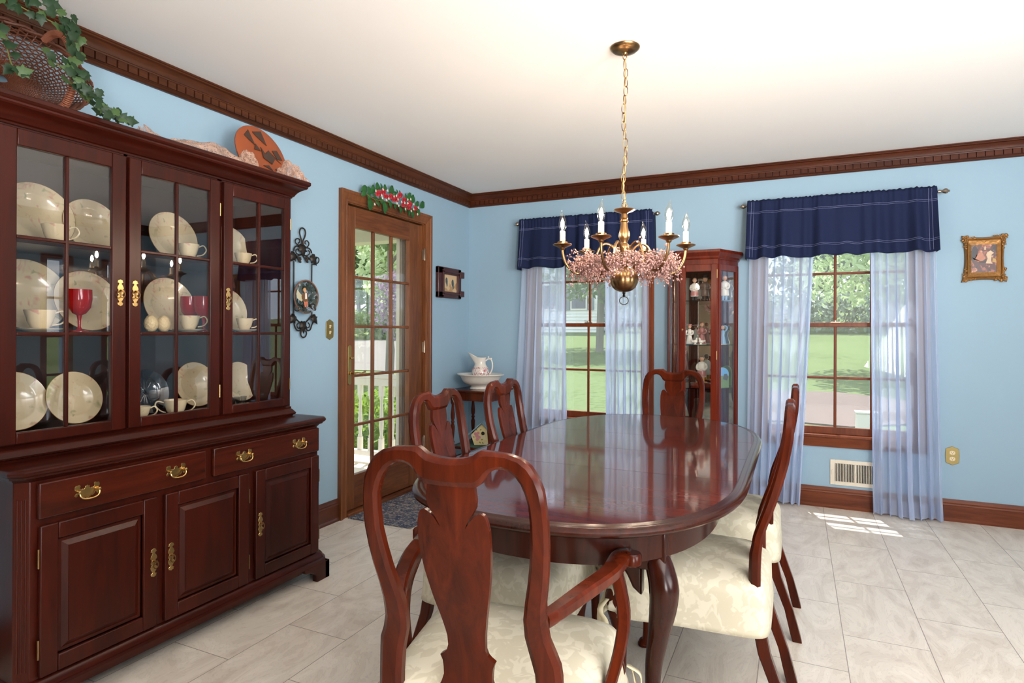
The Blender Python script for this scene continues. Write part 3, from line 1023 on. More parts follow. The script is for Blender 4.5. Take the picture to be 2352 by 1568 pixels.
def hedge(name, x0, x1, y0, y1, z0, z1, n, leaf, mat, label):
    rnd = random.Random(int(abs(x0) * 10))
    t = thing(name, label, 'hedge', ((x0 + x1) / 2, (y0 + y1) / 2, z0))
    m = MB()
    for _ in range(n):
        q = Vector((rnd.uniform(x0, x1), rnd.uniform(y0, y1), 0))
        top = z1 - .12 * (z1 - z0) * (sin(q.x * 3.1) + sin(q.x * 7.3 + q.y * 4)) * .5
        q.z = lerp(z0, top, sqrt(rnd.random()))
        a = Vector((rnd.gauss(0, 1), rnd.gauss(0, 1), rnd.gauss(0, 1) + .5)).normalized()
        b = a.orthogonal().normalized()
        s_ = leaf * rnd.uniform(.6, 1.3)
        m.add([q - a * s_, q + b * s_ * .45, q + a * s_, q - b * s_ * .45], [(0, 1, 2, 3)])
    m.build('foliage', mat, t, smooth=False)
    m = MB()
    k = x0 + .15
    while k < x1:
        yy = (y0 + y1) / 2
        m.tube([(k, yy, z0 - .02), (k + .05, yy, lerp(z0, z1, .4)), (k - .04, yy, lerp(z0, z1, .8))], .012 if z1 - z0 < 1.2 else .03, 5)
        k += (x1 - x0) / 10
    m.tube([(x0 + .1, (y0 + y1) / 2, z0 + .02), (x1 - .1, (y0 + y1) / 2, z0 + .02)], .02, 5)
    m.build('stem', M['bark'], t)


hedge('shrub', -5.6, -3.0, 5.2, 6.3, -.4, .46, 11000, .04, M['shrubleaf'], 'bright green shrub just behind the white porch railing')
hedge('hedge', -28, -11, 22.6, 24, gz(22.6), gz(22.6) + 1.2, 5000, .13, M['tree1'], 'clipped hedge along the far side of the driveway')
hedge('hedge', -8.4, 12, 27.5, 29, gz(27.5), gz(27.5) + 1.6, 6000, .16, M['tree3'], 'dark hedge at the far end of the lawn through the back windows')

# the neighbouring house behind the left window
HS = thing('neighbour_house', 'white clapboard house with grey shutters seen through the left window', 'house', (-12.4, 31, gz(28)))
m = MB().box(-15.6, 28, gz(28) - .2, -8.6, 34, 6.6)
for k in range(34):
    z = gz(28) + k * .15
    m.box(-15.62, 27.98, z, -8.58, 28, z + .02)
m.build('wall', M['siding'], HS, smooth=False)
m = MB().prism([(27.6, 6.5), (34.4, 6.5), (31, 8.8)], lambda u, v, d: (d, u, v), -15.9, -8.3)
m.build('roof', M['roofshingle'], HS, smooth=False)
for xw in (-13.6, -11.0, -9.5):
    for zw in (2.3, 4.6):
        f = MB().box(xw - .42, 27.93, zw - .05, xw + .42, 27.99, zw + 1.25).build('window', M['porch'], HS, smooth=False)
        MB().box(xw - .35, 27.91, zw + .03, xw + .35, 27.935, zw + 1.17).build('pane', M['darkglass'], f, smooth=False)
        for sg in (-1, 1):
            MB().box(xw + sg * .45, 27.92, zw - .05, xw + sg * .75, 27.98, zw + 1.25).build('shutter', M['shutter'], HS, smooth=False)

m = MB()
n = 28
m.add([(0.35 + 1.7 * cos(2 * pi * k / n) * (1 + .08 * sin(3 * k)), 11.6 + 1.5 * sin(2 * pi * k / n) * (1 + .08 * cos(2 * k)), gz(11.6 + 1.5 * sin(2 * pi * k / n)) + .03) for k in range(n)] , [tuple(range(n))])
tag(m.build('mulch_bed', M['mulch'], smooth=False), 'pinkish mulch bed in the lawn below the right window', 'mulch bed', kind='stuff')
U = thing('utility_box', 'small beige utility box standing on the lawn near the right window', 'box', (0.86, 9.4, gz(9.4)))
MB().box(.74, 9.3, gz(9.4) - .02, .99, 9.5, gz(9.4) + .36).build('housing', M['acbox'], U, bevel=.01)
MB().box(.73, 9.29, gz(9.4) + .36, 1.0, 9.51, gz(9.4) + .385).build('lid', M['acbox'], U, bevel=.006)

# ================================================================ DINING TABLE
TX, TY0, TY1 = -0.643, 1.345, 3.44
TA, SEAM0, SEAM1 = 0.515, 2.003, 2.725


def table_outline(inset=0.0, n=40, y0=TY0, y1=TY1):
    a = TA - inset
    pts = []
    for k in range(n + 1):                      # near end, from left to right
        t = pi + pi * k / n
        c, s_ = cos(t), sin(t)
        b = SEAM0 - y0 - inset
        pts.append((TX + a * math.copysign(abs(c) ** (2 / 2.4), c), SEAM0 + b * math.copysign(abs(s_) ** (2 / 2.4), s_)))
    for k in range(n + 1):
        t = pi * k / n
        c, s_ = cos(t), sin(t)
        b = y1 - SEAM1 - inset
        pts.append((TX + a * math.copysign(abs(c) ** (2 / 2.4), c), SEAM1 + b * math.copysign(abs(s_) ** (2 / 2.4), s_)))
    return pts


TB = thing('dining_table', 'long oval polished mahogany dining table with carved legs in the middle of the room', 'table', (TX, 2.39, 0))
ZT = 0.76
edge = [(0.034, 0.0), (0.030, 0.0), (0.024, -0.003), (0.018, -0.0035), (0.012, -0.004), (0.004, -0.008), (0.0, -0.014), (0.0, -0.019), (0.004, -0.024), (0.012, -0.027), (0.02, -0.032), (0.06, -0.034)]
m = MB()
base = [table_outline(i) for i, z in edge]
rs = [[(x, y, ZT + edge[j][1]) for x, y in base[j]] for j in range(len(edge))]
m.rings(rs, cap=False)
m.build('moulded_edge', M['tableleg'], TB, sharp=30)
# the top in five boards: two ends and two leaves, with hairline seams
def top_piece(ya, yb):
    o = table_outline(0.034, 60)
    L_ = sorted([p for p in o if p[0] < TX], key=lambda p: p[1])
    R_ = sorted([p for p in o if p[0] >= TX], key=lambda p: p[1])

    def xat(side, y):
        return interp(y, [p[1] for p in side], [p[0] for p in side])
    ys_ = [ya] + [p[1] for p in L_ if ya < p[1] < yb] + [yb]
    lo = [(xat(L_, y), y) for y in ys_]
    hi = [(xat(R_, y), y) for y in reversed(ys_)]
    poly = lo + hi
    return MB().prism(poly, lambda u, v, d: (u, v, d), ZT - 0.028, ZT - 0.0003)


g = 0.0011
o_ = table_outline(0.034, 60)
ymin, ymax = min(p[1] for p in o_), max(p[1] for p in o_)
for ya, yb, nm in ((ymin + 0.001, SEAM0 - g, 'tabletop'), (SEAM0 + g, 2.363 - g, 'table_leaf'), (2.363 + g, SEAM1 - g, 'table_leaf'), (SEAM1 + g, ymax - 0.001, 'tabletop')):
    top_piece(ya, yb).build(nm, M['tabletop'], TB, smooth=False)
# apron
m = MB()
ia, ib = table_outline(0.085), table_outline(0.105)
m.rings([[(x, y, z) for x, y in o] for o, z in ((ia, 0.729), (ia, 0.640), (ib, 0.640), (ib, 0.729))], cap=False)
m.build('apron', M['tableleg'], TB, sharp=30)


def cabriole(x, y, dx, dy, h, r, foot=0.0, knee_wing=False):
    """a cabriole leg from the corner block at height h down to a pad foot; (dx, dy) points outward"""
    d = Vector((dx, dy, 0)).normalized()
    prof = [(1.00, 0.00, 1.00), (0.93, 0.035, 1.10), (0.86, 0.052, 1.16), (0.78, 0.045, 1.04), (0.66, 0.022, 0.82), (0.52, -0.002, 0.66), (0.36, -0.008, 0.52),
            (0.22, -0.006, 0.45), (0.12, 0.004, 0.43), (0.07, 0.012, 0.50), (0.045, 0.026, 0.74), (0.03, 0.030, 0.86), (0.012, 0.030, 0.84), (0.0, 0.028, 0.70)]
    s = h / 0.64
    pts = [Vector((x, y, p[0] * h)) + d * p[1] * s * (r / 0.045) for p in prof]
    rad = [r * p[2] for p in prof]
    sp = smoothpath(pts, 4)
    sr = []
    for i in range(len(prof) - 1):
        for k in range(4):
            sr.append(lerp(rad[i], rad[i + 1], k / 4))
    sr.append(rad[-1])
    m = MB().tube(sp, sr, 12)
    return m


for sx_ in (-1, 1):
    for yy, sy_ in ((1.625, -1), (3.16, 1)):
        x = TX + sx_ * 0.305
        m = cabriole(x, yy, sx_, sy_ * 0.8, 0.64, 0.034)
        lg = m.build('leg', M['tableleg'], TB, sharp=60)
        b = MB().box(x - 0.037, yy - 0.037, 0.60, x + 0.037, yy + 0.037, 0.728)
        b.build('corner_block', M['tableleg'], lg, bevel=0.004)
        for ax_ in (0, 1):
            k = MB()
            f = (lambda u, v, d, x=x, yy=yy: (x - sx_ * u, yy + d, v)) if ax_ == 0 else (lambda u, v, d, x=x, yy=yy: (x + d, yy - sy_ * u, v))
            k.prism([(0.03, 0.645), (0.16, 0.645), (0.13, 0.625), (0.095, 0.605), (0.07, 0.57), (0.055, 0.54), (0.03, 0.52)], f, -0.02, 0.022)
            k.build('knee_bracket', M['tableleg'], lg, bevel=0.008)

# ================================================================ DINING CHAIRS


def cprof(z):
    return interp(z, [0, .12, .25, .38, .45, .54, .60, .64, .69, .76, .83, .90, .96, 1.0], [-.315, -.285, -.238, -.213, -.21, -.21, -.219, -.232, -.250, -.271, -.288, -.300, -.304, -.306])


def hoop():
    """paired inner / outer outline of the yoke-shaped chair back, right half, from the seat to the crest centre"""
    zo = [.44, .50, .55, .575, .60, .63, .67, .71, .75, .79, .83, .87, .905]
    xo = [.208, .208, .208, .206, .197, .188, .186, .190, .198, .203, .206, .206, .203]
    xi = [.155, .155, .152, .146, .140, .136, .138, .147, .157, .164, .169, .170, .168]
    outer = [(x, z) for x, z in zip(xo, zo)]
    inner = [(x, z) for x, z in zip(xi, zo)]
    outer += [(.198, .935), (.188, .958), (.173, .978), (.153, .991), (.126, .998), (.100, 1.0), (.080, 1.001), (.070, 1.002), (.062, .998), (.049, .989), (.033, .985), (.018, .983), (0, .982)]
    inner += [(.162, .925), (.153, .944), (.142, .957), (.129, .966), (.114, .970), (.100, .968), (.088, .962), (.077, .950), (.069, .938), (.058, .931), (.038, .930), (.018, .929), (0, .929)]
    return inner, outer


def make_chair(name, label, arms=False, tear=False):
    t = thing(name, label, 'chair')
    wood_ = M['chairwood']
    s = 1.0
    inn, out_ = hoop()
    st_, sb_ = (.925, .96) if arms else (.875, .94)
    scx = lambda z: interp(z, [.5, .75], [sb_, st_])
    inn = [(x * scx(z), z) for x, z in inn]
    out_ = [(x * scx(z), z) for x, z in out_]
    mir = lambda L_: [(-x, z) for x, z in reversed(L_)]
    inn_all = inn + mir(inn[:-1])
    out_all = out_ + mir(out_[:-1])
    th = [.034] * 3 + [.031] * 10 + [.032, .031, .030, .029, .028, .028, .028, .029, .030, .030, .030, .030, .030]
    th_all = th + list(reversed(th[:-1]))
    MB().ribbon(inn_all, out_all, cprof, .03, 0.2, th_all).build('back_frame', wood_, t, sharp=32, local=True)
    # vase-shaped splat with two ears
    def flat(pairs):
        """vertical strips of equal thickness between left and right outline points"""
        rs = []
        for xa, xb, z in pairs:
            xa, xb, y = xa * scx(z), xb * scx(z), cprof(z) + .002
            rs.append([(xa, y + .006, z), (xb, y + .006, z), (xb, y - .006, z), (xa, y - .006, z)])
        m.rings(rs)
    m = MB()
    core = [(.052, .935), (.054, .92), (.056, .905), (.054, .890), (.046, .876), (.037, .864), (.031, .853), (.028, .846)]
    flat([(-x, x, z) for x, z in core])
    body = [(.081, .846), (.081, .81), (.079, .78), (.075, .75), (.071, .73), (.067, .71), (.0625, .69), (.058, .67), (.053, .65), (.049, .63), (.046, .615), (.044, .60), (.043, .58), (.047, .568), (.054, .561), (.063, .555), (.058, .543), (.056, .53), (.055, .515), (.060, .50), (.068, .485), (.074, .465), (.075, .45)]
    flat([(-x, x, z) for x, z in body])
    for sg in (-1, 1):
        flat([(sg * xa, sg * xb, z) for xa, xb, z in ((.061, .066, .879), (.055, .0715, .876), (.047, .075, .870), (.040, .0775, .862), (.033, .0795, .853), (.028, .081, .846))])
    m.build('splat', wood_, t, sharp=25, local=True)
    # rear rail with the shoe for the splat
    m = MB().box(-.16, -.232, .385, .16, -.196, .445)
    m.prism([(-.09, .44), (.09, .44), (.082, .458), (-.082, .458)], lambda u, v, d: (u, d, v), -.228, -.19)
    m.build('seat_rail', wood_, t, bevel=0.004, local=True)
    fw = .250 if arms else .225
    m = MB()
    m.box(-fw + .02, .205, .375, fw - .02, .235, .44)
    for sg in (-1, 1):
        m.prism([(-.21, sg * .185), (-.21, sg * .16), (.22, sg * (fw - .035)), (.22, sg * (fw - .01))], lambda u, v, d: (v, u, d), .375, .44)
    m.build('seat_frame', wood_, t, bevel=0.004, local=True)
    # rear legs, raked backwards
    for sg in (-1, 1):
        st = [(0, .178, .032, .034), (.03, .178, .034, .036), (.12, .179, .030, .032), (.25, .181, .034, .036), (.38, .182, .046, .034), (.445, .182, .052, .034)]
        rs = []
        for z, xc, wx, wy in st:
            y = cprof(z)
            c = 0.2
            rs.append([(sg * xc * sb_ + wx / 2 * a, y + wy / 2 * b, z) for a, b in ((1 - c, 1), (1, 1 - c), (1, -1 + c), (1 - c, -1), (-1 + c, -1), (-1, -1 + c), (-1, 1 - c), (-1 + c, 1))])
        MB().rings(rs).build('leg', wood_, t, sharp=30, local=True)
    for sg in (-1, 1):
        cabriole(sg * (fw - .035), .20, sg, 1, .40, .030).build('leg', wood_, t, sharp=60, local=True)
    # loose fitted cover: crowned top and a hanging skirt
    cv = MB()
    n = 96
    loop = []
    hb, hf, y0, y1 = .228 * sb_, fw + .012, -.247, .250
    for k in range(n):
        a = 2 * pi * k / n
        c, s_ = cos(a), sin(a)
        e = 2 / 9.0
        px = math.copysign(abs(c) ** e, c)
        py = math.copysign(abs(s_) ** e, s_)
        yy = lerp(y0, y1, (py + 1) / 2)
        xx = px * lerp(hb, hf, (py + 1) / 2)
        loop.append((xx, yy, a))
    rnd = random.Random(3 if arms else 5)
    rings = []
    for sc_, z in ((0.02, .492), (.3, .491), (.55, .487), (.75, .480), (.88, .470), (.95, .458), (.985, .446), (1.0, .430)):
        rings.append([(x * sc_, y * sc_ + .004 * (1 - sc_), z + .003 * sin(3 * a + 9 * sc_) * sc_) for x, y, a in loop])
    for j, (drop, out) in enumerate(((.03, .001), (.06, .003), (.085, .007), (.105, .012), (.12, .016))):
        ring = []
        for x, y, a in loop:
            r = sqrt(x * x + y * y)
            front = max(0, (y + .05) / .3)
            wv = out * (0.5 + 1.3 * front * (0.5 + 0.5 * sin(a * 17 + 1.5 * sin(a * 5)))) + front * 0.2 * out * sin(a * 31)
            zz = .430 - drop * (1.0 + 0.12 * sin(a * 9) * front)
            ring.append((x * (1 + wv / r), y * (1 + wv / r), zz))
        rings.append(ring)
    cv.rings(rings, cap=False)
    cv.f.append(tuple(range(n - 1, -1, -1)))
    cover = cv.build('seat_cover', M['damask'], t, sharp=80, local=True, solid=0.002)
    # ties at the front corners
    for sg in (-1, 1):
        tie = MB()
        X0, Y0 = sg * (fw + .016), .232
        for k in range(2):
            q = smoothpath([(X0, Y0, .355), (X0 + sg * (.012 + .02 * k), Y0 + .016, .34 - .01 * k), (X0 + sg * (.02 + .018 * k), Y0 + .018 - .02 * k, .305), (X0 + sg * (.03 + .016 * k), Y0 + .012 - .02 * k, .285)], 4)
            L_ = [(p.x, p.y - .007 - .006 * i / len(q), p.z) for i, p in enumerate(q)]
            R_ = [(p.x, p.y + .007 + .006 * i / len(q), p.z) for i, p in enumerate(q)]
            tie.rings([[a_, b_] for a_, b_ in zip(L_, R_)], closed_ring=False)
        tie.build('tie', M['lining'], cover, local=True, solid=0.0012)
    if arms:
        for sg in (-1, 1):
            path = [(.160, -.212, .655), (.182, -.165, .660), (.208, -.095, .664), (.232, -.02, .664), (.248, .045, .662), (.256, .10, .664), (.262, .138, .668), (.274, .158, .668), (.286, .158, .664)]
            sp = smoothpath(path, 5)
            rs = []
            for i, p in enumerate(sp):
                tt = (sp[min(i + 1, len(sp) - 1)] - sp[max(i - 1, 0)]).normalized()
                side = tt.cross(Vector((0, 0, 1))).normalized()
                f = i / (len(sp) - 1)
                wd = interp(f, [0, .2, .5, .72, .85, 1], [.015, .018, .022, .024, .023, .019])
                hh = interp(f, [0, .3, .7, 1], [.014, .015, .014, .014])
                ring = []
                for a_, b_ in ((.7, 1), (1, .6), (1, -.6), (.7, -1), (-.7, -1), (-1, -.6), (-1, .6), (-.7, 1)):
                    q = p + side * wd * a_ + Vector((0, 0, hh * b_))
                    ring.append((sg * q.x, q.y, q.z))
                rs.append(ring)
            arm = MB().rings(rs)
            arm.lathe([(0.02, -.016), (.0235, -.012), (.0235, .010), (.020, .015)], (sg * .288, .152, .664), seg=18)
            ao = arm.build('arm', wood_, t, sharp=40, local=True)
            sup = smoothpath([(.250, .000, .39), (.258, .004, .43), (.276, .024, .50), (.282, .050, .56), (.272, .072, .61), (.258, .085, .655)], 4)
            rs = []
            for i, p in enumerate(sup):
                f = i / (len(sup) - 1)
                a2 = interp(f, [0, .25, .6, 1], [.024, .022, .018, .019])
                b2 = interp(f, [0, .25, .6, 1], [.014, .014, .014, .014])
                rs.append([(sg * (p.x + b2 * a_), p.y + a2 * b_, p.z) for a_, b_ in ((.7, 1), (1, .7), (1, -.7), (.7, -1), (-.7, -1), (-1, -.7), (-1, .7), (-.7, 1))])
            MB().rings(rs).build('arm_support', wood_, ao, sharp=40, local=True)
    return t


armchair = make_chair('armchair', 'mahogany armchair with cream damask seat cover, nearest the camera, back turned', arms=True)
armchair.location = (-0.631, 1.300, 0)
armchair.rotation_euler = (0, 0, radians(7))
side = make_chair('dining_chair', 'mahogany dining chair on the right side of the table nearest the camera, seen edge-on')
GR = 'side chairs round the dining table'
side['group'] = GR
side.location = (0.30, 2.165, 0)
side.location.x = -0.11 - 0.21 + 0.0
side.rotation_euler = (0, 0, pi / 2)
copy_tree(side, (-0.305, 2.83, 0), pi / 2, 'mahogany dining chair on the right side of the table, farther from the camera', GR)
copy_tree(side, (-0.915, 1.95, 0), -pi / 2, 'mahogany dining chair on the left side of the table in front of the glazed door', GR)
copy_tree(side, (-0.915, 2.515, 0), -pi / 2, 'mahogany dining chair on the left side of the table in front of the corner washstand', GR)
copy_tree(side, (-0.655, 3.36, 0), pi, 'mahogany dining chair at the far head of the table before the curio cabinet', GR)

# care tag hanging from the cover of the nearest right-hand chair
for ch in side.children:
    if ch.name.startswith('seat_cover'):
        tg = MB().box(.075, .262, .235, .115, .2632, .305)
        tg.build('care_tag', M['white'], ch, smooth=False, local=True)
        ln = MB()
        for k in range(4):
            ln.box(.082 + .003 * (k % 2), .2632, .245 + .014 * k, .109 - .003 * (k % 3), .2636, .248 + .014 * k)
        break

# ================================================================ CHINA CABINET (buffet + hutch)
BX = -2.13          # front face of the base
BXH = -2.29         # front face of the hutch
WK = XW + 0.004     # back
CB = thing('china_cabinet', 'dark cherry china cabinet with brass pulls and three glass doors along the left wall', 'cabinet', (-2.4, 1.68, 0))
cw_, ch_ = M['cherry'], M['cherry_h']
by0, by1 = 1.035, 2.33


def plan(x, e, c=0.03):
    """footprint with canted front corners: front at x, ends grown by e"""
    return [(WK, by0 - e), (x - c, by0 - e), (x, by0 - e + c), (x, by1 + e - c), (x - c, by1 + e), (WK, by1 + e)]


# carcass: floor of box, ends, back, face frame (open for the doors' depth is not needed: doors lie on the face)
m = MB().prism(plan(BX, 0.0), lambda u, v, d: (u, v, d), 0.10, 0.755)
m.build('base_carcass', cw_, CB, bevel=0.002)
# fluted canted corner stiles
for yy, sg in ((by0, -1), (by1, 1)):
    m = MB()
    for k in range(3):
        f = .25 + .25 * k
        yk, xk = yy - sg * .03 * (1 - f), BX - .03 * f
        m.tube([(xk, yk, .17), (xk, yk, .70)], .0028, 8)
    m.build('fluting', cw_, CB)


def moulding(name, prof, x, e, c=0.03, mat=None, parent=None, back=WK, y0=None, y1=None):
    """prof = [(projection, z)...] swept round the front and both ends"""
    y0 = by0 if y0 is None else y0
    y1 = by1 if y1 is None else y1
    rings = []
    for p, z in prof:
        ee = e + p
        rings.append([(back, y0 - ee, z), (x + p - c, y0 - ee, z), (x + p, y0 - ee + c, z), (x + p, y1 + ee - c, z), (x + p - c, y1 + ee, z), (back, y1 + ee, z)])
    return MB().rings(rings).build(name, mat or ch_, parent or CB, sharp=25)


moulding('base_moulding', [(0, .085), (.03, .085), (.03, .10), (.026, .108), (.022, .110), (.020, .118), (.012, .130), (.004, .136), (0, .137)], BX, 0)
moulding('countertop', [(.0, .752), (.004, .756), (.008, .762), (.018, .766), (.020, .772), (.026, .776), (.030, .782), (.030, .788), (.026, .793), (.020, .796)], BX, 0)
# bracket feet
def foot(yc, sg):
    x1 = BX + .03
    m = MB()
    o = [(0, 0), (.085, 0), (.088, .03), (.105, .05), (.13, .058), (.16, .064), (.17, .086), (0, .086)]
    ye = (by1 + .03) if sg > 0 else (by0 - .03)
    m.prism(o, lambda u, v, d: (x1 - d, ye - sg * u, v), 0, .03)
    o2 = [(0, 0), (.10, 0), (.105, .03), (.13, .055), (.2, .062), (.22, .086), (0, .086)]
    m.prism(o2, lambda u, v, d: (x1 - u, ye - sg * d, v), 0, .03)
    m.build('bracket_foot', ch_, CB, bevel=.003)
    MB().prism([(0, 0), (.08, 0), (.08, .086), (0, .086)], lambda u, v, d: (WK + u, ye - sg * (d + .03), v), 0, .03).build('rear_foot', ch_, CB, bevel=.003)


foot(0, 1)
foot(0, -1)
MB().box(BX - .02, by0 + .14, .066, BX + .012, by1 - .14, .086).build('plinth_rail', ch_, CB)


def panel_door(name, y0, y1, z0, z1, handle_side, hz):
    th = .018
    fr = MB()
    w_ = .052
    x0, x1 = BX + .0005, BX + th
    fr.box(x0, y0, z0, x1, y0 + w_, z1).box(x0, y1 - w_, z0, x1, y1, z1).box(x0, y0 + w_, z1 - w_, x1, y1 - w_, z1).box(x0, y0 + w_, z0, x1, y1 - w_, z0 + w_)
    d = fr.build(name, cw_, CB, bevel=.004)
    a, b, c_, e_ = y0 + w_, y1 - w_, z0 + w_, z1 - w_
    rings = []
    for ins, xx in ((0, x0 + .006), (.004, x0 + .006), (.006, x0 + .002), (.030, x1 - .003), (.031, x1 - .001), (.034, x1 - .001)):
        rings.append([(xx, a + ins, c_ + ins), (xx, b - ins, c_ + ins), (xx, b - ins, e_ - ins), (xx, a + ins, e_ - ins)])
    MB().rings(rings).build('raised_panel', cw_, d, sharp=15)
    yy = (y1 - .015) if handle_side > 0 else (y0 + .022)
    drop_handle(d, x1, yy, hz)
    yh = y0 - .003 if handle_side > 0 else y1 + .003
    for zz in (z0 + .06, z1 - .13):
        MB().tube([(x1 - .004, yh, zz), (x1 - .004, yh, zz + .06)], .0032, 8).build('hinge', M['aged'], d)
    return d


def drop_handle(parent, x, y, z, h=.105):
    """long shaped brass back plate with a ring drop"""
    o = [(0, .5), (.05, .47), (.085, .44), (.06, .42), (.10, .39), (.05, .36), (.035, .33), (.08, .24), (.10, .16), (.05, .08), (.09, .03)]
    half = [(a, b) for a, b in o]
    pts = half + [(a, -b) for a, b in reversed(half)]
    pts = pts + [(-a, b) for a, b in reversed(pts)][1:-1]
    s_ = h
    poly = [(a * s_ * 1.25, b * s_) for a, b in pts]
    p = MB().prism(poly, lambda u, v, d: (x + d, y + u, z + v), 0, .0025).build('handle_plate', M['brass'], parent, bevel=.0007, segs=1)
    k = MB().lathe([(.006, 0), (.005, .006), (.003, .012), (.005, .015)], (x + .002, y, z + .006), (1, 0, 0), 12)
    k.tube([(x + .014, y + .0095 * cos(a), z - .006 + .0125 * sin(a)) for a in [2 * pi * i / 20 for i in range(20)]], .0018, 6, loop=True)
    k.build('ring_pull', M['aged'], p)


def bail_pull(parent, x, y, z):
    """bat-wing plate with a swinging bail"""
    half = [(0, .020), (.004, .016), (.008, .017), (.007, .011), (.012, .006), (.016, .010), (.018, .006), (.024, .012), (.021, .020), (.026, .025), (.031, .022), (.037, .023),
            (.041, .017), (.040, .009), (.035, .004), (.034, -.001), (.037, -.005), (.041, -.010), (.037, -.016), (.031, -.015), (.031, -.010), (.027, -.008), (.024, -.015), (.018, -.020), (.012, -.019), (.009, -.024), (.005, -.023), (0, -.029)]
    poly = half + [(-a, b) for a, b in reversed(half)][1:-1]
    p = MB().prism([(a * .96, b * .96) for a, b in poly], lambda u, v, d: (x + d, y + u, z + v), 0, .0022).build('pull_plate', M['brass'], parent, bevel=.0006, segs=1)
    k = MB()
    for sg in (-1, 1):
        k.lathe([(.0055, 0), (.0045, .006), (.003, .012), (.0055, .016), (.003, .019)], (x + .002, y + sg * .031, z + .001), (1, 0, 0), 10)
    k.tube(smoothpath([(x + .014, y - .031, z + .001), (x + .018, y - .029, z - .012), (x + .020, y - .019, z - .021), (x + .021, y, z - .0235), (x + .020, y + .019, z - .021), (x + .018, y + .029, z - .012), (x + .014, y + .031, z + .001)], 5), .0026, 8)
    k.build('bail', M['brass'], p)


for (y0, y1, hs) in ((1.085, 1.466, 1), (1.497, 1.878, -1), (1.915, 2.297, -1)):
    panel_door('cabinet_door', y0, y1, .142, .613, hs, .377)
for (y0, y1, hs) in ((1.081, 1.668, (1.221, 1.537)), (1.703, 2.297, (1.849, 2.162))):
    d = MB().box(BX + .0005, y0, .634, BX + .018, y1, .747).build('drawer', M['cherry_drawer'], CB, bevel=.005, segs=3)
    for yh in hs:
        bail_pull(d, BX + .018, yh, .694)

# ---- hutch: open-fronted case with shelves, face frame and three glazed doors
HY0, HY1, HZ0, HZ1 = 1.012, 2.283, 0.796, 1.90
m = MB()
m.box(WK, HY0, HZ0, BXH - .02, HY0 + .02, HZ1).box(WK, HY1 - .02, HZ0, BXH - .02, HY1, HZ1)
m.box(WK, HY0 + .02, HZ1 - .03, BXH - .02, HY1 - .02, HZ1).box(WK, HY0 + .02, HZ0, BXH - .02, HY1 - .02, .862)
m.build('hutch_case', cw_, CB, bevel=.001)
MB().box(WK, HY0 + .02, .862, WK + .008, HY1 - .02, HZ1 - .03).build('hutch_back', simple('hutch_back_wood', C(44, 30, 30), 0.3, coat=.3), CB, smooth=False)
m = MB()
x0, x1 = BXH - .02, BXH
m.box(x0, HY0, .83, x1, 1.055, HZ1).box(x0, 2.24, .83, x1, HY1, HZ1).box(x0, 1.448, .83, x1, 1.464, HZ1).box(x0, 1.856, .83, x1, 1.880, HZ1)
m.box(x0, 1.055, 1.875, x1, 2.24, HZ1).box(x0, 1.055, .83, x1, 2.24, .852)
m.build('face_frame', ch_, CB, bevel=.001)
for z in (1.208, 1.521):
    MB().box(WK + .008, HY0 + .021, z - .009, BXH - .045, HY1 - .021, z + .006).build('shelf', M['cherry_h'], CB, bevel=.002)
moulding('hutch_base_moulding', [(.0, .796), (.012, .796), (.014, .802), (.022, .806), (.024, .812), (.018, .820), (.012, .828), (.006, .834), (.008, .840), (.002, .846), (0, .848)], BXH, 0, c=0.006, y0=HY0, y1=HY1)
moulding('cornice', [(0, 1.882), (.006, 1.882), (.008, 1.888), (.014, 1.892), (.018, 1.900), (.026, 1.912), (.040, 1.924), (.056, 1.932), (.060, 1.938), (.060, 1.944), (.066, 1.948), (.070, 1.954), (.070, 1.966), (.064, 1.970)], BXH, 0, c=0.004, y0=HY0, y1=HY1)


def glass_door(y0, y1, gy0, gy1, z0, z1, gz0, gz1, hside):
    x0, x1 = BXH + .0005, BXH + .018
    d = MB().box(x0, y0, z0, x1, gy0, z1).box(x0, gy1, z0, x1, y1, z1).box(x0, gy0, gz1, x1, gy1, z1).box(x0, gy0, z0, x1, gy1, gz0).build('glass_door', cw_, CB, bevel=.003)
    mu = MB()
    ym = (gy0 + gy1) / 2
    mu.box(x0 + .002, ym - .006, gz0, x1 - .002, ym + .006, gz1)
    for z in (1.208, 1.523):
        mu.box(x0 + .0025, gy0, z - .006, x1 - .0025, gy1, z + .006)
    mu.build('muntin', cw_, d, bevel=.003)
    MB().box(x0 + .004, gy0 - .004, gz0 - .004, x0 + .006, gy1 + .004, gz1 + .004).build('pane', M['cabglass'], d, smooth=False)
    yy = (y1 - .022) if hside > 0 else (y0 + .022)
    drop_handle(d, x1, yy, 1.360, .10)
    yh = y0 - .002 if hside > 0 else y1 + .002
    for zz in (.93, 1.72):
        MB().tube([(x1 - .002, yh, zz), (x1 - .002, yh, zz + .055)], .003, 8).build('hinge', M['brass'], d)


glass_door(1.045, 1.449, 1.097, 1.398, .852, 1.872, .889, 1.818, 1)
glass_door(1.461, 1.858, 1.507, 1.810, .852, 1.872, .889, 1.818, -1)
glass_door(1.878, 2.262, 1.926, 2.226, .852, 1.872, .889, 1.818, -1)

# ================================================================ CHINA AND GLASS IN THE HUTCH
SH = {0: .862, 1: 1.214, 2: 1.527}          # resting heights


def plate_mesh(r):
    return [(0.0, .0), (r * .55, .0), (r * .60, .002), (r * .66, .010), (r * .72, .013), (r * .98, .021), (r, .023), (r * .995, .026), (r * .97, .025), (r * .72, .018), (r * .64, .015), (r * .56, .006), (0.0, .005)]


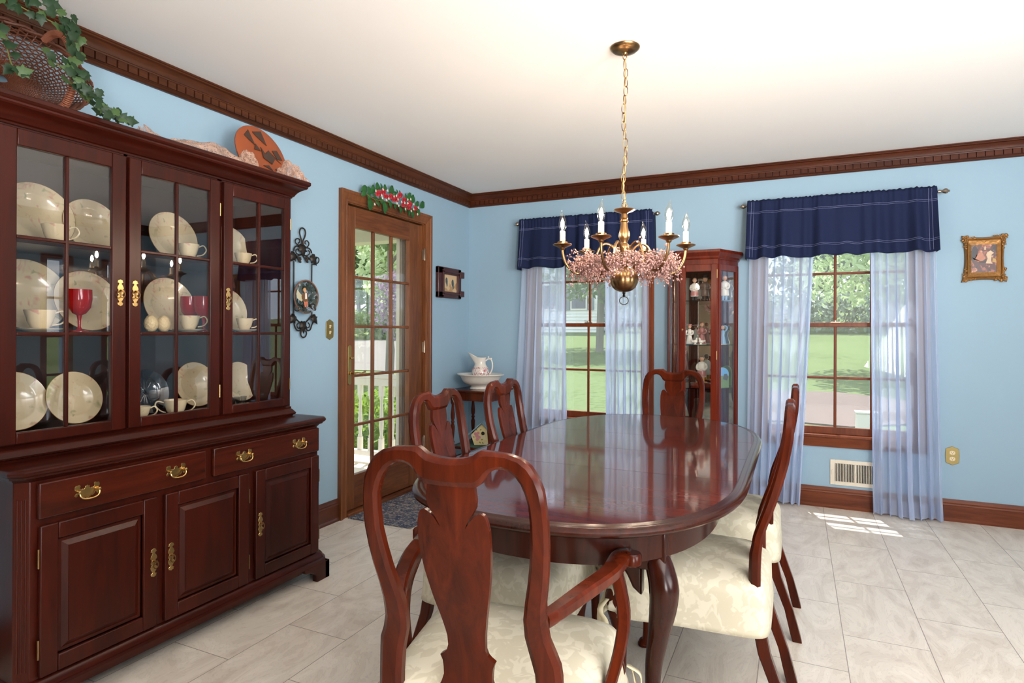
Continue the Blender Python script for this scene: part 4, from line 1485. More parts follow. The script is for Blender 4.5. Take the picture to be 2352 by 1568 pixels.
def plate(y, shelf, r, label, mat='plate', x=-2.585, lean=.26, group='floral china plates in the hutch'):
    """a plate stood on edge, leaning back"""
    ax = Vector((cos(lean), 0, sin(lean)))
    z = SH[shelf] + r * cos(lean) + .002
    c = Vector((x, y, z))
    t = thing('china_plate', label, 'plate', (x, y, SH[shelf]), group=group)
    n = len(plate_mesh(r))
    MB().lathe(plate_mesh(r), c - ax * .01, ax, 48, cap=False).build('dish', M[mat], t, sharp=50)
    ring = MB()
    u = Vector((0, 1, 0)); v = ax.cross(u)
    cc = c + ax * .0145
    ring.tube([cc + (u * cos(a) + v * sin(a)) * r for a in [2 * pi * i / 60 for i in range(60)]], .0013, 6, loop=True)
    ring.build('gilt_rim', M['gold'] if mat != 'darkglass' else M['crystal'], t)
    if mat == 'darkglass':
        s_ = MB()
        for k in range(20):
            a = 2 * pi * k / 20
            for r0, r1, w in ((.12, .52, .0022), (.74, .95, .0022)):
                s_.tube([c + (u * cos(a) + v * sin(a)) * r * r0, c + (u * cos(a) + v * sin(a)) * r * r1 + ax * (.0 if r0 < .5 else .008)], w, 4)
        s_.build('cut_pattern', M['crystal'], t)
    return t


def cup(x, y, z, r, label, ha=0.3, saucer=True):
    t = thing('teacup', label, 'cup', (x, y, z), group='floral teacups in the hutch')
    h = r * 1.45
    z0 = z + (.008 if saucer else 0.0)
    MB().lathe([(r * .5, 0), (r * .52, .004), (r * .60, .010), (r * .78, h * .4), (r * .93, h * .8), (r, h), (r * .96, h), (r * .88, h * .8), (r * .7, h * .35), (r * .4, .012), (0, .010)], (x, y, z0), seg=32, cap=False).build('bowl', M['plate'], t, sharp=60)
    d = Vector((cos(ha), sin(ha), 0))
    P = Vector((x, y, z0))
    MB().tube(smoothpath([P + d * r * .92 + Vector((0, 0, h * .85)), P + d * r * 1.35 + Vector((0, 0, h * .95)), P + d * r * 1.6 + Vector((0, 0, h * .65)), P + d * r * 1.3 + Vector((0, 0, h * .32)), P + d * r * .75 + Vector((0, 0, h * .22))], 5), .0028, 8).build('handle', M['plate'], t)
    if saucer:
        MB().lathe([(r * .7, 0), (r * .75, .002), (r * 1.5, .010), (r * 1.55, .013), (r * 1.5, .013), (r * .7, .005), (0, .005)], (x, y, z), seg=32, cap=False).build('saucer', M['plate'], t, sharp=50)
    return t


# positions from the photograph: rays through the panes met with the shelves
def on_x(px, X):
    f = FPX
    a, b = px - 1176, 0
    u = a / f
    dx = u * cos(YAW) - sin(YAW)
    dy = u * sin(YAW) + cos(YAW)
    return X / dx * dy


XP = -2.585
plate(on_x(84, XP), 2, .125, 'large floral plate on the top hutch shelf at the far left of the left door')
plate(on_x(208, XP), 2, .112, 'floral plate on the top hutch shelf in the right panes of the left door')
plate(on_x(394, XP), 2, .118, 'floral plate on the top hutch shelf behind the middle door')
plate(on_x(527, XP), 2, .110, 'floral plate on the top hutch shelf behind the right door')
plate(on_x(60, -2.61), 1, .138, 'largest floral plate, on the middle hutch shelf in the left panes of the left door', x=-2.61)
plate(on_x(196, -2.56), 1, .122, 'floral plate behind the red goblet in the left door', x=-2.56)
plate(on_x(386, XP), 1, .124, 'floral plate behind the two china eggs in the middle door')
plate(on_x(520, XP), 1, .110, 'floral plate on the middle hutch shelf behind the right door')
plate(on_x(30, -2.52), 0, .105, 'floral plate at the bottom left corner of the left hutch door, cut by the frame', x=-2.52)
plate(on_x(168, -2.50), 0, .100, 'floral plate standing alone on the hutch floor in the left door', x=-2.50)
plate(on_x(447, -2.56), 0, .105, 'floral plate on the hutch floor in the right panes of the middle door', x=-2.56)
plate(on_x(548, -2.56), 0, .100, 'floral plate on the hutch floor behind the right door', x=-2.56)
plate(on_x(335, -2.52), 0, .095, 'dark cut glass plate on the hutch floor behind the middle door', 'darkglass', x=-2.52, group=None)
XC = -2.42
cup(XC, on_x(127, XC), SH[2], .044, 'floral teacup on the top hutch shelf in the left door', .9)
cup(XC, on_x(432, XC), SH[2], .044, 'floral teacup on the top hutch shelf in the middle door', .9)
cup(XC, on_x(558, XC), SH[2], .040, 'floral teacup on the top hutch shelf in the right door', .9)
cup(XC, on_x(92, XC), SH[1], .048, 'floral teacup on the middle hutch shelf beside the red goblet in the left door', .9)
cup(XC, on_x(435, XC), SH[1], .044, 'floral teacup on the middle hutch shelf in the middle door', .9)
cup(XC, on_x(562, XC), SH[1], .040, 'floral teacup on the middle hutch shelf in the right door', .9)
cup(-2.39, on_x(324, -2.39), SH[0], .036, 'floral teacup on the hutch floor at the left edge of the middle door', .9, saucer=False)
t_ = cup(-2.37, on_x(404, -2.37), SH[0], .046, 'two-handled floral sugar bowl on the hutch floor in the middle door', .9, saucer=False)
t_['category'] = 'sugar bowl'
t_.name = 'sugar_bowl'
del t_['group']
P = Vector((-2.37, on_x(404, -2.37), SH[0]))
d_ = Vector((cos(.9), sin(.9), 0)) * -1
MB().tube(smoothpath([P + d_ * .042 + Vector((0, 0, .055)), P + d_ * .066 + Vector((0, 0, .062)), P + d_ * .074 + Vector((0, 0, .045)), P + d_ * .055 + Vector((0, 0, .022)), P + d_ * .036 + Vector((0, 0, .014))], 5), .0028, 8).build('handle', M['plate'], t_)


def goblet(x, y, z, label):
    t = thing('ruby_goblet', label, 'goblet', (x, y, z), group='red goblets in the hutch')
    MB().lathe([(.008, .062), (.022, .070), (.037, .092), (.042, .125), (.041, .16), (.0395, .16), (.040, .125), (.035, .095), (.020, .075), (0, .070)], (x, y, z), seg=32, cap=False).build('bowl', M['ruby'], t, sharp=60)
    MB().lathe([(.032, 0), (.032, .003), (.010, .008), (.005, .02), (.006, .045), (.009, .063)], (x, y, z), seg=24).build('stem', M['ruby'], t, sharp=60)


goblet(-2.45, on_x(182, -2.45), SH[1], 'red goblet on the middle hutch shelf in the left door')
goblet(-2.50, on_x(437, -2.50), SH[1], 'left one of the two red goblets in the middle hutch door')
goblet(-2.42, on_x(468, -2.42), SH[1], 'right one of the two red goblets in the middle hutch door')
for k, (px, lb_) in enumerate(((347, 'left one of the two carved cream china eggs in the middle hutch door'), (376, 'right one of the two carved cream china eggs in the middle hutch door'))):
    m = MB().lathe([(.001, 0), (.014, .003), (.024, .018), (.027, .033), (.024, .050), (.014, .065), (.001, .071)], (-2.36, on_x(px, -2.36), SH[1]), seg=20)
    o = m.build('china_egg', simple('carved_cream_%d' % k, C(206, 182, 138), .35, noise_amt=.15, nscale=90, bump=.6), sharp=60)
    tag(o, lb_, 'egg', 'china eggs in the hutch')
for k, px in enumerate((533, 546, 560)):
    x, y = -2.40, on_x(px, -2.40)
    m = MB().lathe([(.013, 0), (.014, .004), (.011, .02), (.015, .045), (.013, .045), (.009, .02), (0, .006)], (x, y, SH[0]), seg=10, cap=False)
    tag(m.build('crystal_glass', M['crystal'], sharp=20), 'one of three little crystal glasses on the hutch floor, right door, ' + ('leftmost', 'middle', 'rightmost')[k], 'glass', 'little crystal glasses in the hutch')

# ================================================================ ON TOP OF THE HUTCH
ZTOP = 1.970
# painted clay disc
yc, rc = 2.290, .160
ax = Vector((cos(.30), 0, sin(.30))).normalized()
PD = thing('painted_disc', 'round terracotta coloured disc painted with dark motifs leaning on top of the hutch', 'ornament', (-2.50, yc, ZTOP))
cc = Vector((-2.50, yc, ZTOP + rc * cos(.3)))
MB().lathe([(0, -.008), (rc * .95, -.010), (rc, -.002), (rc, .004), (rc * .96, .008), (rc * .6, .004), (0, .002)], cc, ax, 56, cap=False).build('disc', M['clay'], PD, sharp=50)
u_ = Vector((0, 1, 0)); v_ = Vector((0, 0, 1)) - ax * ax.z; v_.normalize()
mo = MB()
for poly in ([(-.095, .085), (-.06, .125), (-.035, .045)], [(-.035, .12), (.025, .14), (.045, .065), (-.02, .105)], [(-.045, .02), (-.03, .055), (-.005, .02)], [(.075, .045), (.11, .055), (.135, .005), (.10, .0)], [(.06, .03), (.09, .0), (.12, -.02)],
             [(.0, .045), (.022, .012), (.05, .040), (.085, .0), (.055, -.038), (.005, -.015)], [(-.11, -.04), (-.08, -.02), (-.06, -.05), (-.08, -.07)], [(-.01, -.06), (.03, -.05), (.05, -.075)], [(-.06, -.10), (-.03, -.085), (0, -.11)], [(.07, -.06), (.10, -.05), (.09, -.09)]):
    mo.prism(poly, lambda u, v, d: tuple(cc + u_ * u + v_ * v + ax * d), .0055, .009)
mo.build('painted_motif', M['claydark'], PD, smooth=False)

# lace runner in soft heaps
def cloth_heap(name, pts, w0, label, nu=60, nv=22, amp=.03, seed=1):
    rnd = random.Random(seed)
    m = MB()
    sp = smoothpath(pts, 12)
    rows = []
    for i, p in enumerate(sp):
        t = (sp[min(i + 1, len(sp) - 1)] - sp[max(i - 1, 0)]).normalized()
        row = []
        for j in range(nv):
            f = j / (nv - 1) - .5
            wd = w0 * (1 + .25 * sin(i * .37))
            q = Vector((p.x - f * wd, p.y, p.z))
            hump = (1 - (2 * f) ** 2)
            q.z = ZTOP + .003 + (p.z - ZTOP) * max(0, hump) + amp * max(0, hump) * noise.noise(Vector((i * .13, j * .35, seed)))* 1.2
            q.y += .02 * noise.noise(Vector((i * .2, j * .5, seed + 7)))
            q.z = max(q.z, ZTOP + .003)
            row.append(tuple(q))
        rows.append(row)
    m.rings(rows, closed_ring=False)
    return m


m = cloth_heap('lace', [(-2.36, 1.56, 2.03), (-2.36, 1.64, 2.00), (-2.36, 1.74, 2.02), (-2.34, 1.83, 2.035), (-2.33, 1.92, 2.03), (-2.33, 2.0, 2.00), (-2.34, 2.03, 2.03), (-2.35, 2.06, 2.06), (-2.35, 2.09, 2.04), (-2.36, 2.115, 1.975), (-2.36, 2.16, 1.975), (-2.36, 2.24, 1.975), (-2.34, 2.27, 1.98), (-2.33, 2.285, 2.06), (-2.32, 2.31, 2.065), (-2.31, 2.335, 2.04), (-2.31, 2.35, 2.01)], .13, '', amp=.02)
LR = m.build('lace_runner', M['lace'], sharp=80)
tag(LR, 'peach lace runner lying in loose folds along the top of the hutch', 'lace runner')

# wicker basket with ivy
BK = thing('wicker_basket', 'brown woven wicker basket with a wrapped handle tilted on top of the hutch', 'basket', (-2.48, 1.24, ZTOP))
bc = Vector((-2.515, 1.185, 2.155))
bax = Vector((.90, -.12, .36)).normalized()
bu = Vector((0, 0, 1)).cross(bax).normalized()
bv = bax.cross(bu)
RB = .222


def bpt(a, r, h):
    return bc + bu * cos(a) * r * 1.12 + bv * sin(a) * r * .80 + bax * h


def bprofile(s):      # s from 0 (centre) to 1 (rim)
    r = RB * (0.10 + 0.90 * min(1, s))
    h = -.085 + .10 * max(0, (s - .42) / .58) ** 1.3
    return r, h


m = MB()
for k in range(60):
    a = 2 * pi * k / 60
    m.tube([bpt(a, *bprofile(s)) for s in (0, .2, .4, .55, .7, .85, 1.0)], .0024, 5)
m.build('stake', M['wicker'], BK)
m = MB()
for j in range(34):
    s = .01 + .45 * j / 19 if j < 20 else .46 + .52 * (j - 19) / 14
    r, h = bprofile(s)
    m.tube([bpt(2 * pi * k / 80, r, h + .0035 * (1 if (k + j) % 2 else -1)) for k in range(80)], .0028, 5, loop=True)
m.build('weaver', M['wicker'], BK)
m = MB()
for ph in (0, pi):
    m.tube([bpt(2 * pi * k / 90, RB * 1.01 + .006 * cos(k * .9 + ph), .016 + .006 * sin(k * .9 + ph)) for k in range(90)], .006, 6, loop=True)
m.build('braided_rim', M['wicker'], BK)
hp = smoothpath([bpt(1.05, RB, .01), bpt(1.0, RB * 1.0, .06), bpt(.8, RB * .82, .115), bpt(.3, RB * .62, .135), bpt(-.3, RB * .62, .135), bpt(-.8, RB * .82, .115), bpt(-1.0, RB * 1.0, .06), bpt(-1.05, RB, .01)], 14)
m = MB().tube(hp, .009, 8)
hd = m.build('handle', M['wicker'], BK)
m = MB()
n = len(hp)
turns = 70
co = []
for i in range(turns * 8):
    f = i / (turns * 8) * (n - 1)
    i0 = int(f)
    p = hp[i0].lerp(hp[min(i0 + 1, n - 1)], f - i0)
    t = (hp[min(i0 + 1, n - 1)] - hp[max(i0 - 1, 0)]).normalized()
    a_ = t.orthogonal().normalized(); b_ = t.cross(a_)
    th_ = i * 2 * pi / 8
    co.append(p + (a_ * cos(th_) + b_ * sin(th_)) * .0115)
m.tube(co, .0028, 5)
m.build('handle_wrap', M['wicker_light'], hd)


def ivy_leaf(mb, c, nrm, up, s):
    n_ = Vector(nrm).normalized()
    u = (Vector(up) - n_ * Vector(up).dot(n_))
    if u.length < 1e-4:
        u = n_.orthogonal()
    u.normalize()
    w = n_.cross(u)
    o = [(0, -.45), (.22, -.52), (.50, -.30), (.42, -.05), (.62, .18), (.34, .22), (.22, .42), (0, .80), (-.22, .42), (-.34, .22), (-.62, .18), (-.42, -.05), (-.50, -.30), (-.22, -.52)]
    vs = [c + n_ * (.10 * s)] + [c + w * (a * s) + u * (b * s) - n_ * (.12 * s * (a * a + b * b)) for a, b in o]
    mb.add(vs, [(0, i + 1, (i + 1) % 14 + 1) for i in range(14)])


IV = thing('ivy_vine', 'trailing artificial ivy draped over the wicker basket and hanging past the cornice', 'ivy', (-2.3, 1.25, ZTOP))
rnd = random.Random(11)
vm, lm, ll = MB(), MB(), MB()
vines = [
    [(-2.36, 1.02, 2.30), (-2.36, 1.10, 2.31), (-2.36, 1.18, 2.30), (-2.35, 1.25, 2.29), (-2.33, 1.285, 2.24), (-2.32, 1.29, 2.18), (-2.30, 1.30, 2.10), (-2.27, 1.315, 2.03)],
    [(-2.33, 1.20, 2.17), (-2.30, 1.25, 2.12), (-2.26, 1.30, 2.06), (-2.22, 1.335, 2.01), (-2.20, 1.35, 1.985)],
    [(-2.36, 1.05, 2.20), (-2.34, 1.09, 2.16), (-2.34, 1.11, 2.10), (-2.30, 1.11, 2.05)],
    [(-2.36, 1.12, 2.33), (-2.36, 1.20, 2.345), (-2.36, 1.27, 2.33), (-2.35, 1.31, 2.27)],
    [(-2.32, 1.27, 2.10), (-2.29, 1.33, 2.03), (-2.25, 1.39, 1.995), (-2.22, 1.42, 1.985)],
]
for v in vines:
    sp = smoothpath(v, 6)
    vm.tube(sp, .0022, 5)
    for i, p in enumerate(sp):
        if rnd.random() < .85:
            q = p + Vector((rnd.uniform(.0, .03), rnd.uniform(-.022, .022), rnd.uniform(-.022, .022)))
            if q.z < 1.985 and q.x < -2.21:
                q.z = 1.99
            (ll if rnd.random() < .28 else lm).merge(MB())
            ivy_leaf(ll if rnd.random() < .28 else lm, q, (1, rnd.uniform(-.7, .5), rnd.uniform(-.4, .6)), (rnd.uniform(-.4, .4), rnd.uniform(-1, 1), rnd.uniform(-1, .6)), rnd.uniform(.024, .038))
vm.build('vine_stem', M['stem'], IV)
lm.build('leaves', M['ivy'], IV, sharp=60)
ll.build('variegated_leaves', M['ivy_light'], IV, sharp=60)

# ================================================================ CURTAINS
YC = 4.715


def foldf(u, k, seed):
    return sin(2 * pi * (k * u + .12 * sin(2 * pi * u * 1.7 + seed)) + seed)


def sheer(label, top, bot, folds, seed, hem_side, fold_over=.012, pool=0.0):
    """top/bot = (x0, x1) at the rod and at the floor"""
    t = thing('sheer_curtain', label, 'curtain', ((top[0] + top[1]) / 2, YC, 0), group='sheer curtain panels on the back wall')
    nu, nv = 200, 44
    m = MB()
    rows = []

    def P(u, v):
        z = lerp(2.12, .012, v)
        k = folds
        f = foldf(u, k, seed)
        f2 = sin(2 * pi * u * k * 2.3 + seed * 2 + v * 1.2)
        a = lerp(.010, .030, min(1, v * 1.3))
        x = lerp(lerp(top[0], top[1], u), lerp(bot[0], bot[1], u), v ** 1.15)
        x += fold_over * cos(2 * pi * k * u + seed) * min(u, 1 - u) * 4 * min(1, .3 + v)
        y = YC + .012 - a * f - .35 * a * f2 * .6
        if pool and v > .93:
            y -= pool * (v - .93) / .07 * (.5 + .5 * sin(u * 9 + seed))
        return (x, min(y, YW - .036 if z < .6 and z > .45 else YW - .028), z)
    for j in range(nv):
        rows.append([P(i / nu, j / (nv - 1)) for i in range(nu + 1)])
    m.rings(rows, closed_ring=False)
    s_ = m.build('sheer_panel', M['sheer'], t, sharp=180)
    h = MB()
    ua, ub = (0, .07) if hem_side < 0 else (.93, 1)
    rows = [[tuple(Vector(P(lerp(ua, ub, i / 8), j / (nv - 1))) + Vector((0, -.0015, 0))) for i in range(9)] for j in range(nv)]
    h.rings(rows, closed_ring=False)
    rows = [[tuple(Vector(P(i / nu, lerp(.955, 1, j / 3))) + Vector((0, -.0015, 0))) for i in range(nu + 1)] for j in range(4)]
    h.rings(rows, closed_ring=False)
    h.build('hem', M['sheer'], s_, sharp=180)
    return t


sheer('blue sheer panel on the left side of the left window', (-2.10, -1.735), (-2.195, -1.70), 6, .4, 1)
sheer('blue sheer panel on the right side of the left window, beside the curio cabinet', (-1.385, -1.035), (-1.36, -1.03), 7, 1.3, -1)
sheer('blue sheer panel on the left side of the right window, behind the chair backs', (-.305, .122), (-.32, .03), 7, 2.2, 1)
sheer('blue sheer panel on the right side of the right window, pooling on the floor', (.452, .818), (.475, .868), 7, 3.1, -1, .014, .05)


def valance(label, x0, x1, seed, rod_label, rx0, rx1):
    t = thing('valance', label, 'valance', ((x0 + x1) / 2, YC, 1.75), group='navy valances over the windows')
    nu, nv = 260, 22
    zt, zb = 2.166, 1.748
    rnd = random.Random(seed)
    ph = [rnd.uniform(0, 6.28) for _ in range(5)]

    def P(u, v, off=0.0):
        z = lerp(zt, zb, v)
        a = lerp(.006, .021, v)
        f = sin(2 * pi * 6.5 * u + ph[0] + 1.6 * sin(2 * pi * 2.3 * u + ph[1])) + .5 * sin(2 * pi * 13 * u + ph[2] + 1.3 * sin(2 * pi * 3.1 * u)) * (1 - .4 * v)
        g_ = .4 * sin(2 * pi * 38 * u + ph[3]) * max(0, 1 - v * 3)
        y = YC - .030 - 1.75 * a - a * (f + g_ + .55 * sin(2 * pi * 10.3 * u + ph[3])) - (.010 if v < .12 else 0) * sin(min(1, abs(v - .06) / .06) * pi / 2 + pi / 2)
        zz = z + (.005 * sin(2 * pi * 6.5 * u + ph[0] + 1.6 * sin(2 * pi * 2.3 * u + ph[1])) + .003 * sin(2 * pi * 3 * u + ph[4])) * v ** 2 + (.004 * sin(2 * pi * 37 * u + ph[2] + 3 * sin(19 * u)) * sin(40 * u) if v < .01 else 0)
        x = lerp(x0, x1, u) + (.012 * (u - .5)) * v * 2
        if u < .015 or u > .985:
            pass
        return (x, y - off, zz)
    m = MB()
    m.rings([[P(i / nu, j / (nv - 1)) for i in range(nu + 1)] for j in range(nv)], closed_ring=False)
    # returns to the wall at both ends
    for u, in ((0,), (1,)):
        m.rings([[P(u, j / (nv - 1)), (P(u, j / (nv - 1))[0], YW - .012, P(u, j / (nv - 1))[2])] for j in range(1, nv)], closed_ring=False)
    vp = m.build('valance_cloth', M['navy'], t, sharp=60, solid=.001)
    s_ = MB()
    for v in (.20, .225, .80, .825):
        s_.tube([P(i / 180, v, .0014) for i in range(181)], .0009, 4)
    for u in (.025, .04, .96, .975):
        s_.tube([P(u, j / 30, .0014) for j in range(1, 30)], .0009, 4)
    s_.build('stitching', M['stitch'], vp)
    r = thing('curtain_rod', rod_label, 'curtain rod', ((rx0 + rx1) / 2, YC, 2.13), group='silver curtain rods')
    MB().tube([(rx0, YC, 2.135), (rx1, YC, 2.135)], .006, 10).build('rod', M['silver'], r)
    for x, sg in ((rx0, -1), (rx1, 1)):
        MB().lathe([(.006, -.03), (.010, -.026), (.010, -.012), (.006, -.008), (.007, -.004), (.015, .006), (.018, .016), (.014, .026), (.006, .031), (.008, .034), (.003, .038)], (x, YC, 2.135), (sg, 0, 0), 14).build('finial', M['silver'], r)
        MB().box(x - sg * .05 - .004, YC, 2.125, x - sg * .05 + .004, YW, 2.137).box(x - sg * .05 - .01, YW - .004, 2.10, x - sg * .05 + .01, YW, 2.16).build('bracket', M['silver'], r)


valance('navy blue gathered valance over the left window, behind the chandelier', -2.118, -1.00, 2, 'silver curtain rod over the left window', -2.14, -.985)
valance('navy blue gathered valance over the right window', -.318, .815, 5, 'silver curtain rod over the right window', -.335, .855)

# ================================================================ CHANDELIER
CX, CY = -0.666, 2.556
CH = thing('chandelier', 'antique brass chandelier with six lit candle bulbs hanging over the table', 'chandelier', (CX, CY, 1.34))
ab = M['aged']
MB().lathe([(.0, H), (.060, H), (.063, H - .003), (.062, H - .008), (.050, H - .018), (.03, H - .024), (.012, H - .027), (.010, H - .034), (.007, H - .036)], (CX, CY, 0), seg=40).build('canopy', ab, CH, sharp=40)
m = MB()
z = H - .036
m.tube([(CX + .008 * cos(a), CY, z - .008 + .009 * sin(a)) for a in [2 * pi * i / 14 for i in range(14)]], .0022, 6, loop=True)
z -= .020
k = 0
while z > 1.765:
    sway = .006 * sin(k * .8)
    d = (1, 0) if k % 2 else (.35, .94)
    hh = .021
    m.tube([(CX + sway + d[0] * .0085 * cos(a), CY + d[1] * .0085 * cos(a), z - hh + hh * sin(a)) for a in [2 * pi * i / 16 for i in range(16)]], .0019, 6, loop=True)
    z -= .0372
    k += 1
m.build('chain', ab, CH)
m = MB().tube(smoothpath([(CX, CY, H - .05)] + [(CX + .004 * sin(i * 1.7), CY + .006 * cos(i * 2.1), H - .05 - (H - .05 - 1.76) * i / 12) for i in range(1, 12)] + [(CX, CY, 1.757)], 5), .0022, 6)
m.build('lamp_cord', simple('gold_cord', C(190, 150, 96), .5), CH)
m = MB().tube([(CX + .011 * cos(a), CY, 1.762 + .012 * sin(a)) for a in [2 * pi * i / 16 for i in range(16)]], .0022, 6, loop=True)
m.lathe([(.0, 1.757), (.008, 1.756), (.010, 1.748), (.018, 1.745), (.044, 1.746), (.046, 1.743), (.034, 1.736), (.018, 1.731), (.013, 1.726), (.015, 1.715), (.016, 1.708), (.012, 1.704), (.018, 1.70), (.018, 1.694), (.014, 1.690),
         (.016, 1.67), (.022, 1.645), (.0235, 1.630), (.020, 1.618), (.014, 1.606), (.014, 1.600), (.020, 1.594), (.0225, 1.58), (.022, 1.565), (.018, 1.553), (.016, 1.545), (.02, 1.54), (.024, 1.52), (.022, 1.51), (.014, 1.505), (.014, 1.50)], (CX, CY, 0), seg=32)
m.build('column', ab, CH, sharp=40)
# fluted ball
prof = [(.012, 1.51), (.013, 1.503), (.022, 1.500), (.040, 1.490), (.053, 1.472), (.0595, 1.450), (.057, 1.430), (.048, 1.412), (.034, 1.400), (.018, 1.394), (.006, 1.392)]
rs = []
for r_, z_ in prof:
    rs.append([(CX + r_ * (1 + .035 * abs(cos(6 * 2 * pi * q / 96 * 1))) * cos(2 * pi * q / 96), CY + r_ * (1 + .035 * abs(cos(6 * 2 * pi * q / 96))) * sin(2 * pi * q / 96), z_) for q in range(96)])
MB().rings(rs).build('ball', ab, CH, sharp=60)
m = MB().lathe([(.006, 1.394), (.007, 1.388), (.004, 1.382), (.006, 1.377), (.004, 1.371)], (CX, CY, 0), seg=14)
e1, e2 = cos(YAW), sin(YAW)
m.tube([(CX + e1 * .019 * cos(a), CY + e2 * .019 * cos(a), 1.356 + .017 * sin(a)) for a in [2 * pi * i / 28 for i in range(28)]], .0019, 8, loop=True)
m.build('pull_ring', M['darkiron'], CH)
mb_, nt_, p_, out_n = newmat('lit_filament_glow')
nt_.nodes.remove(p_)
em = nt_.nodes.new('ShaderNodeEmission')
em.inputs[0].default_value = (1.0, .84, .68, 1)
em.inputs[1].default_value = 520
nt_.links.new(em.outputs[0], out_n.inputs[0])
mb_2 = glassmat('bulb_glass', (1.0, .95, .88, 1), 1.45, 1.6)
RA = .264
for k in range(6):
    a = YAW + k * pi / 3
    d = Vector((cos(a), sin(a), 0))
    o = Vector((CX, CY, 0))

    def pp(r, z):
        return o + d * r + Vector((0, 0, z))
    arm = MB().tube(smoothpath([pp(.014, 1.525), pp(.030, 1.560), pp(.055, 1.590), pp(.085, 1.597), pp(.108, 1.572), pp(.122, 1.532), pp(.145, 1.492), pp(.185, 1.470), pp(.225, 1.484), pp(.252, 1.520), pp(.262, 1.555), pp(RA, 1.582)], 6), .0056, 10).build('arm', ab, CH)
    c = o + d * RA
    MB().lathe([(.005, 1.570), (.010, 1.574), (.012, 1.580), (.026, 1.586), (.039, 1.592), (.041, 1.594), (.038, 1.597), (.022, 1.594), (.020, 1.596), (.021, 1.606), (.019, 1.607), (.016, 1.600), (0, 1.600)], (c.x, c.y, 0), seg=28).build('bobeche', ab, arm, sharp=40)
    cs = MB().lathe([(.0115, 1.600), (.0115, 1.650), (.010, 1.652), (0, 1.652)], (c.x, c.y, 0), seg=20).build('candle_sleeve', M['candle'], arm, sharp=40)
    lean = Vector((cos(a + 1), sin(a + 1), 0)) * .006
    rings = []
    for r_, z_, l in ((.007, 1.651, 0), (.009, 1.656, 0), (.0145, 1.668, 0), (.0165, 1.680, 0), (.0150, 1.695, 0), (.0105, 1.710, .15), (.006, 1.722, .4), (.003, 1.731, .75), (.0012, 1.739, 1.1)):
        rings.append([(c.x + lean.x * l + r_ * cos(2 * pi * q / 18), c.y + lean.y * l + r_ * sin(2 * pi * q / 18), z_) for q in range(18)])
    bulb = MB().rings(rings).build('bulb', mb_2, arm, sharp=180)
    MB().lathe([(.001, 1.660), (.0065, 1.670), (.0085, 1.680), (.0065, 1.692), (.001, 1.703)], (c.x, c.y, 0), seg=12).build('filament', mb_, bulb, sharp=180)

# berry garland lying on the arms
G = thing('berry_garland', 'pink berry and twig garland wound round the chandelier arms', 'garland', (CX, CY, 1.44))
rnd = random.Random(5)
tw, be = MB(), MB()
icobm = bmesh.new(); bmesh.ops.create_icosphere(icobm, subdivisions=1, radius=1)
IV_ = [v.co.copy() for v in icobm.verts]; IF_ = [tuple(v.index for v in f.verts) for f in icobm.faces]
icobm.free()


def berry(p, r):
    be.add([(p.x + v.x * r, p.y + v.y * r, p.z + v.z * r * 1.25) for v in IV_], IF_)


for k in range(10):
    a0 = rnd.uniform(0, 6.28)
    tw.tube([(CX + (.19 + .025 * cos(9 * a + a0)) * cos(a), CY + (.19 + .025 * cos(9 * a + a0)) * sin(a), 1.515 + .022 * sin(7 * a + a0)) for a in [2 * pi * i / 90 for i in range(90)]], .0013, 4, loop=True)
for k in range(1050):
    a = rnd.uniform(0, 2 * pi)
    r0 = rnd.gauss(.185, .022)
    z0 = rnd.gauss(1.505, .015)
    p0 = Vector((CX + r0 * cos(a), CY + r0 * sin(a), z0))
    dr = Vector((cos(a) * rnd.gauss(0, 1), sin(a) * rnd.gauss(0, 1), rnd.gauss(-.1, .9)))
    dr += Vector((-sin(a), cos(a), 0)) * rnd.gauss(0, .9)
    dr.normalize()
    L_ = abs(rnd.gauss(.032, .014)) + .01
    bend = Vector((rnd.gauss(0, .01), rnd.gauss(0, .01), -abs(rnd.gauss(.008, .008))))
    pts = [p0, p0 + dr * L_ * .5 + bend * .3, p0 + dr * L_ + bend]
    rad_ = sqrt((pts[-1].x - CX) ** 2 + (pts[-1].y - CY) ** 2)
    if rad_ > .252 or rad_ < .085:
        continue
    tw.tube(pts, .0008, 3, cap=False)
    nb = rnd.randint(3, 6)
    for b in range(nb):
        f = rnd.uniform(.25, 1.05)
        q = p0 + dr * L_ * f + bend * f * f + Vector((rnd.gauss(0, .005), rnd.gauss(0, .005), rnd.gauss(0, .005)))
        berry(q, rnd.uniform(.0026, .0042))
bo = be.build('berries', M['berry'], G, sharp=180)
bo['kind'] = 'stuff'
tw.build('twigs', M['twig'], G)

# ================================================================ CURIO CABINET
CC = thing('curio_cabinet', 'tall narrow glass curio cabinet with canted sides standing between the two windows', 'cabinet', (-.63, 4.6, 0))
cwd = M['curio']
FY, SYY, BKY = 4.455, 4.70, 4.772
fx0, fx1, sx0, sx1 = -.757, -.493, -.880, -.386
Z0c, Z1c = .0, 1.735


def footprint(e):
    return [(sx0 - e, BKY), (sx0 - e, SYY - e * .3), (fx0 - e * .45, FY - e), (fx1 + e * .45, FY - e), (sx1 + e, SYY - e * .3), (sx1 + e, BKY)]


def frings(prof):
    return [[(x, y, z) for x, y in footprint(e)] for e, z in prof]


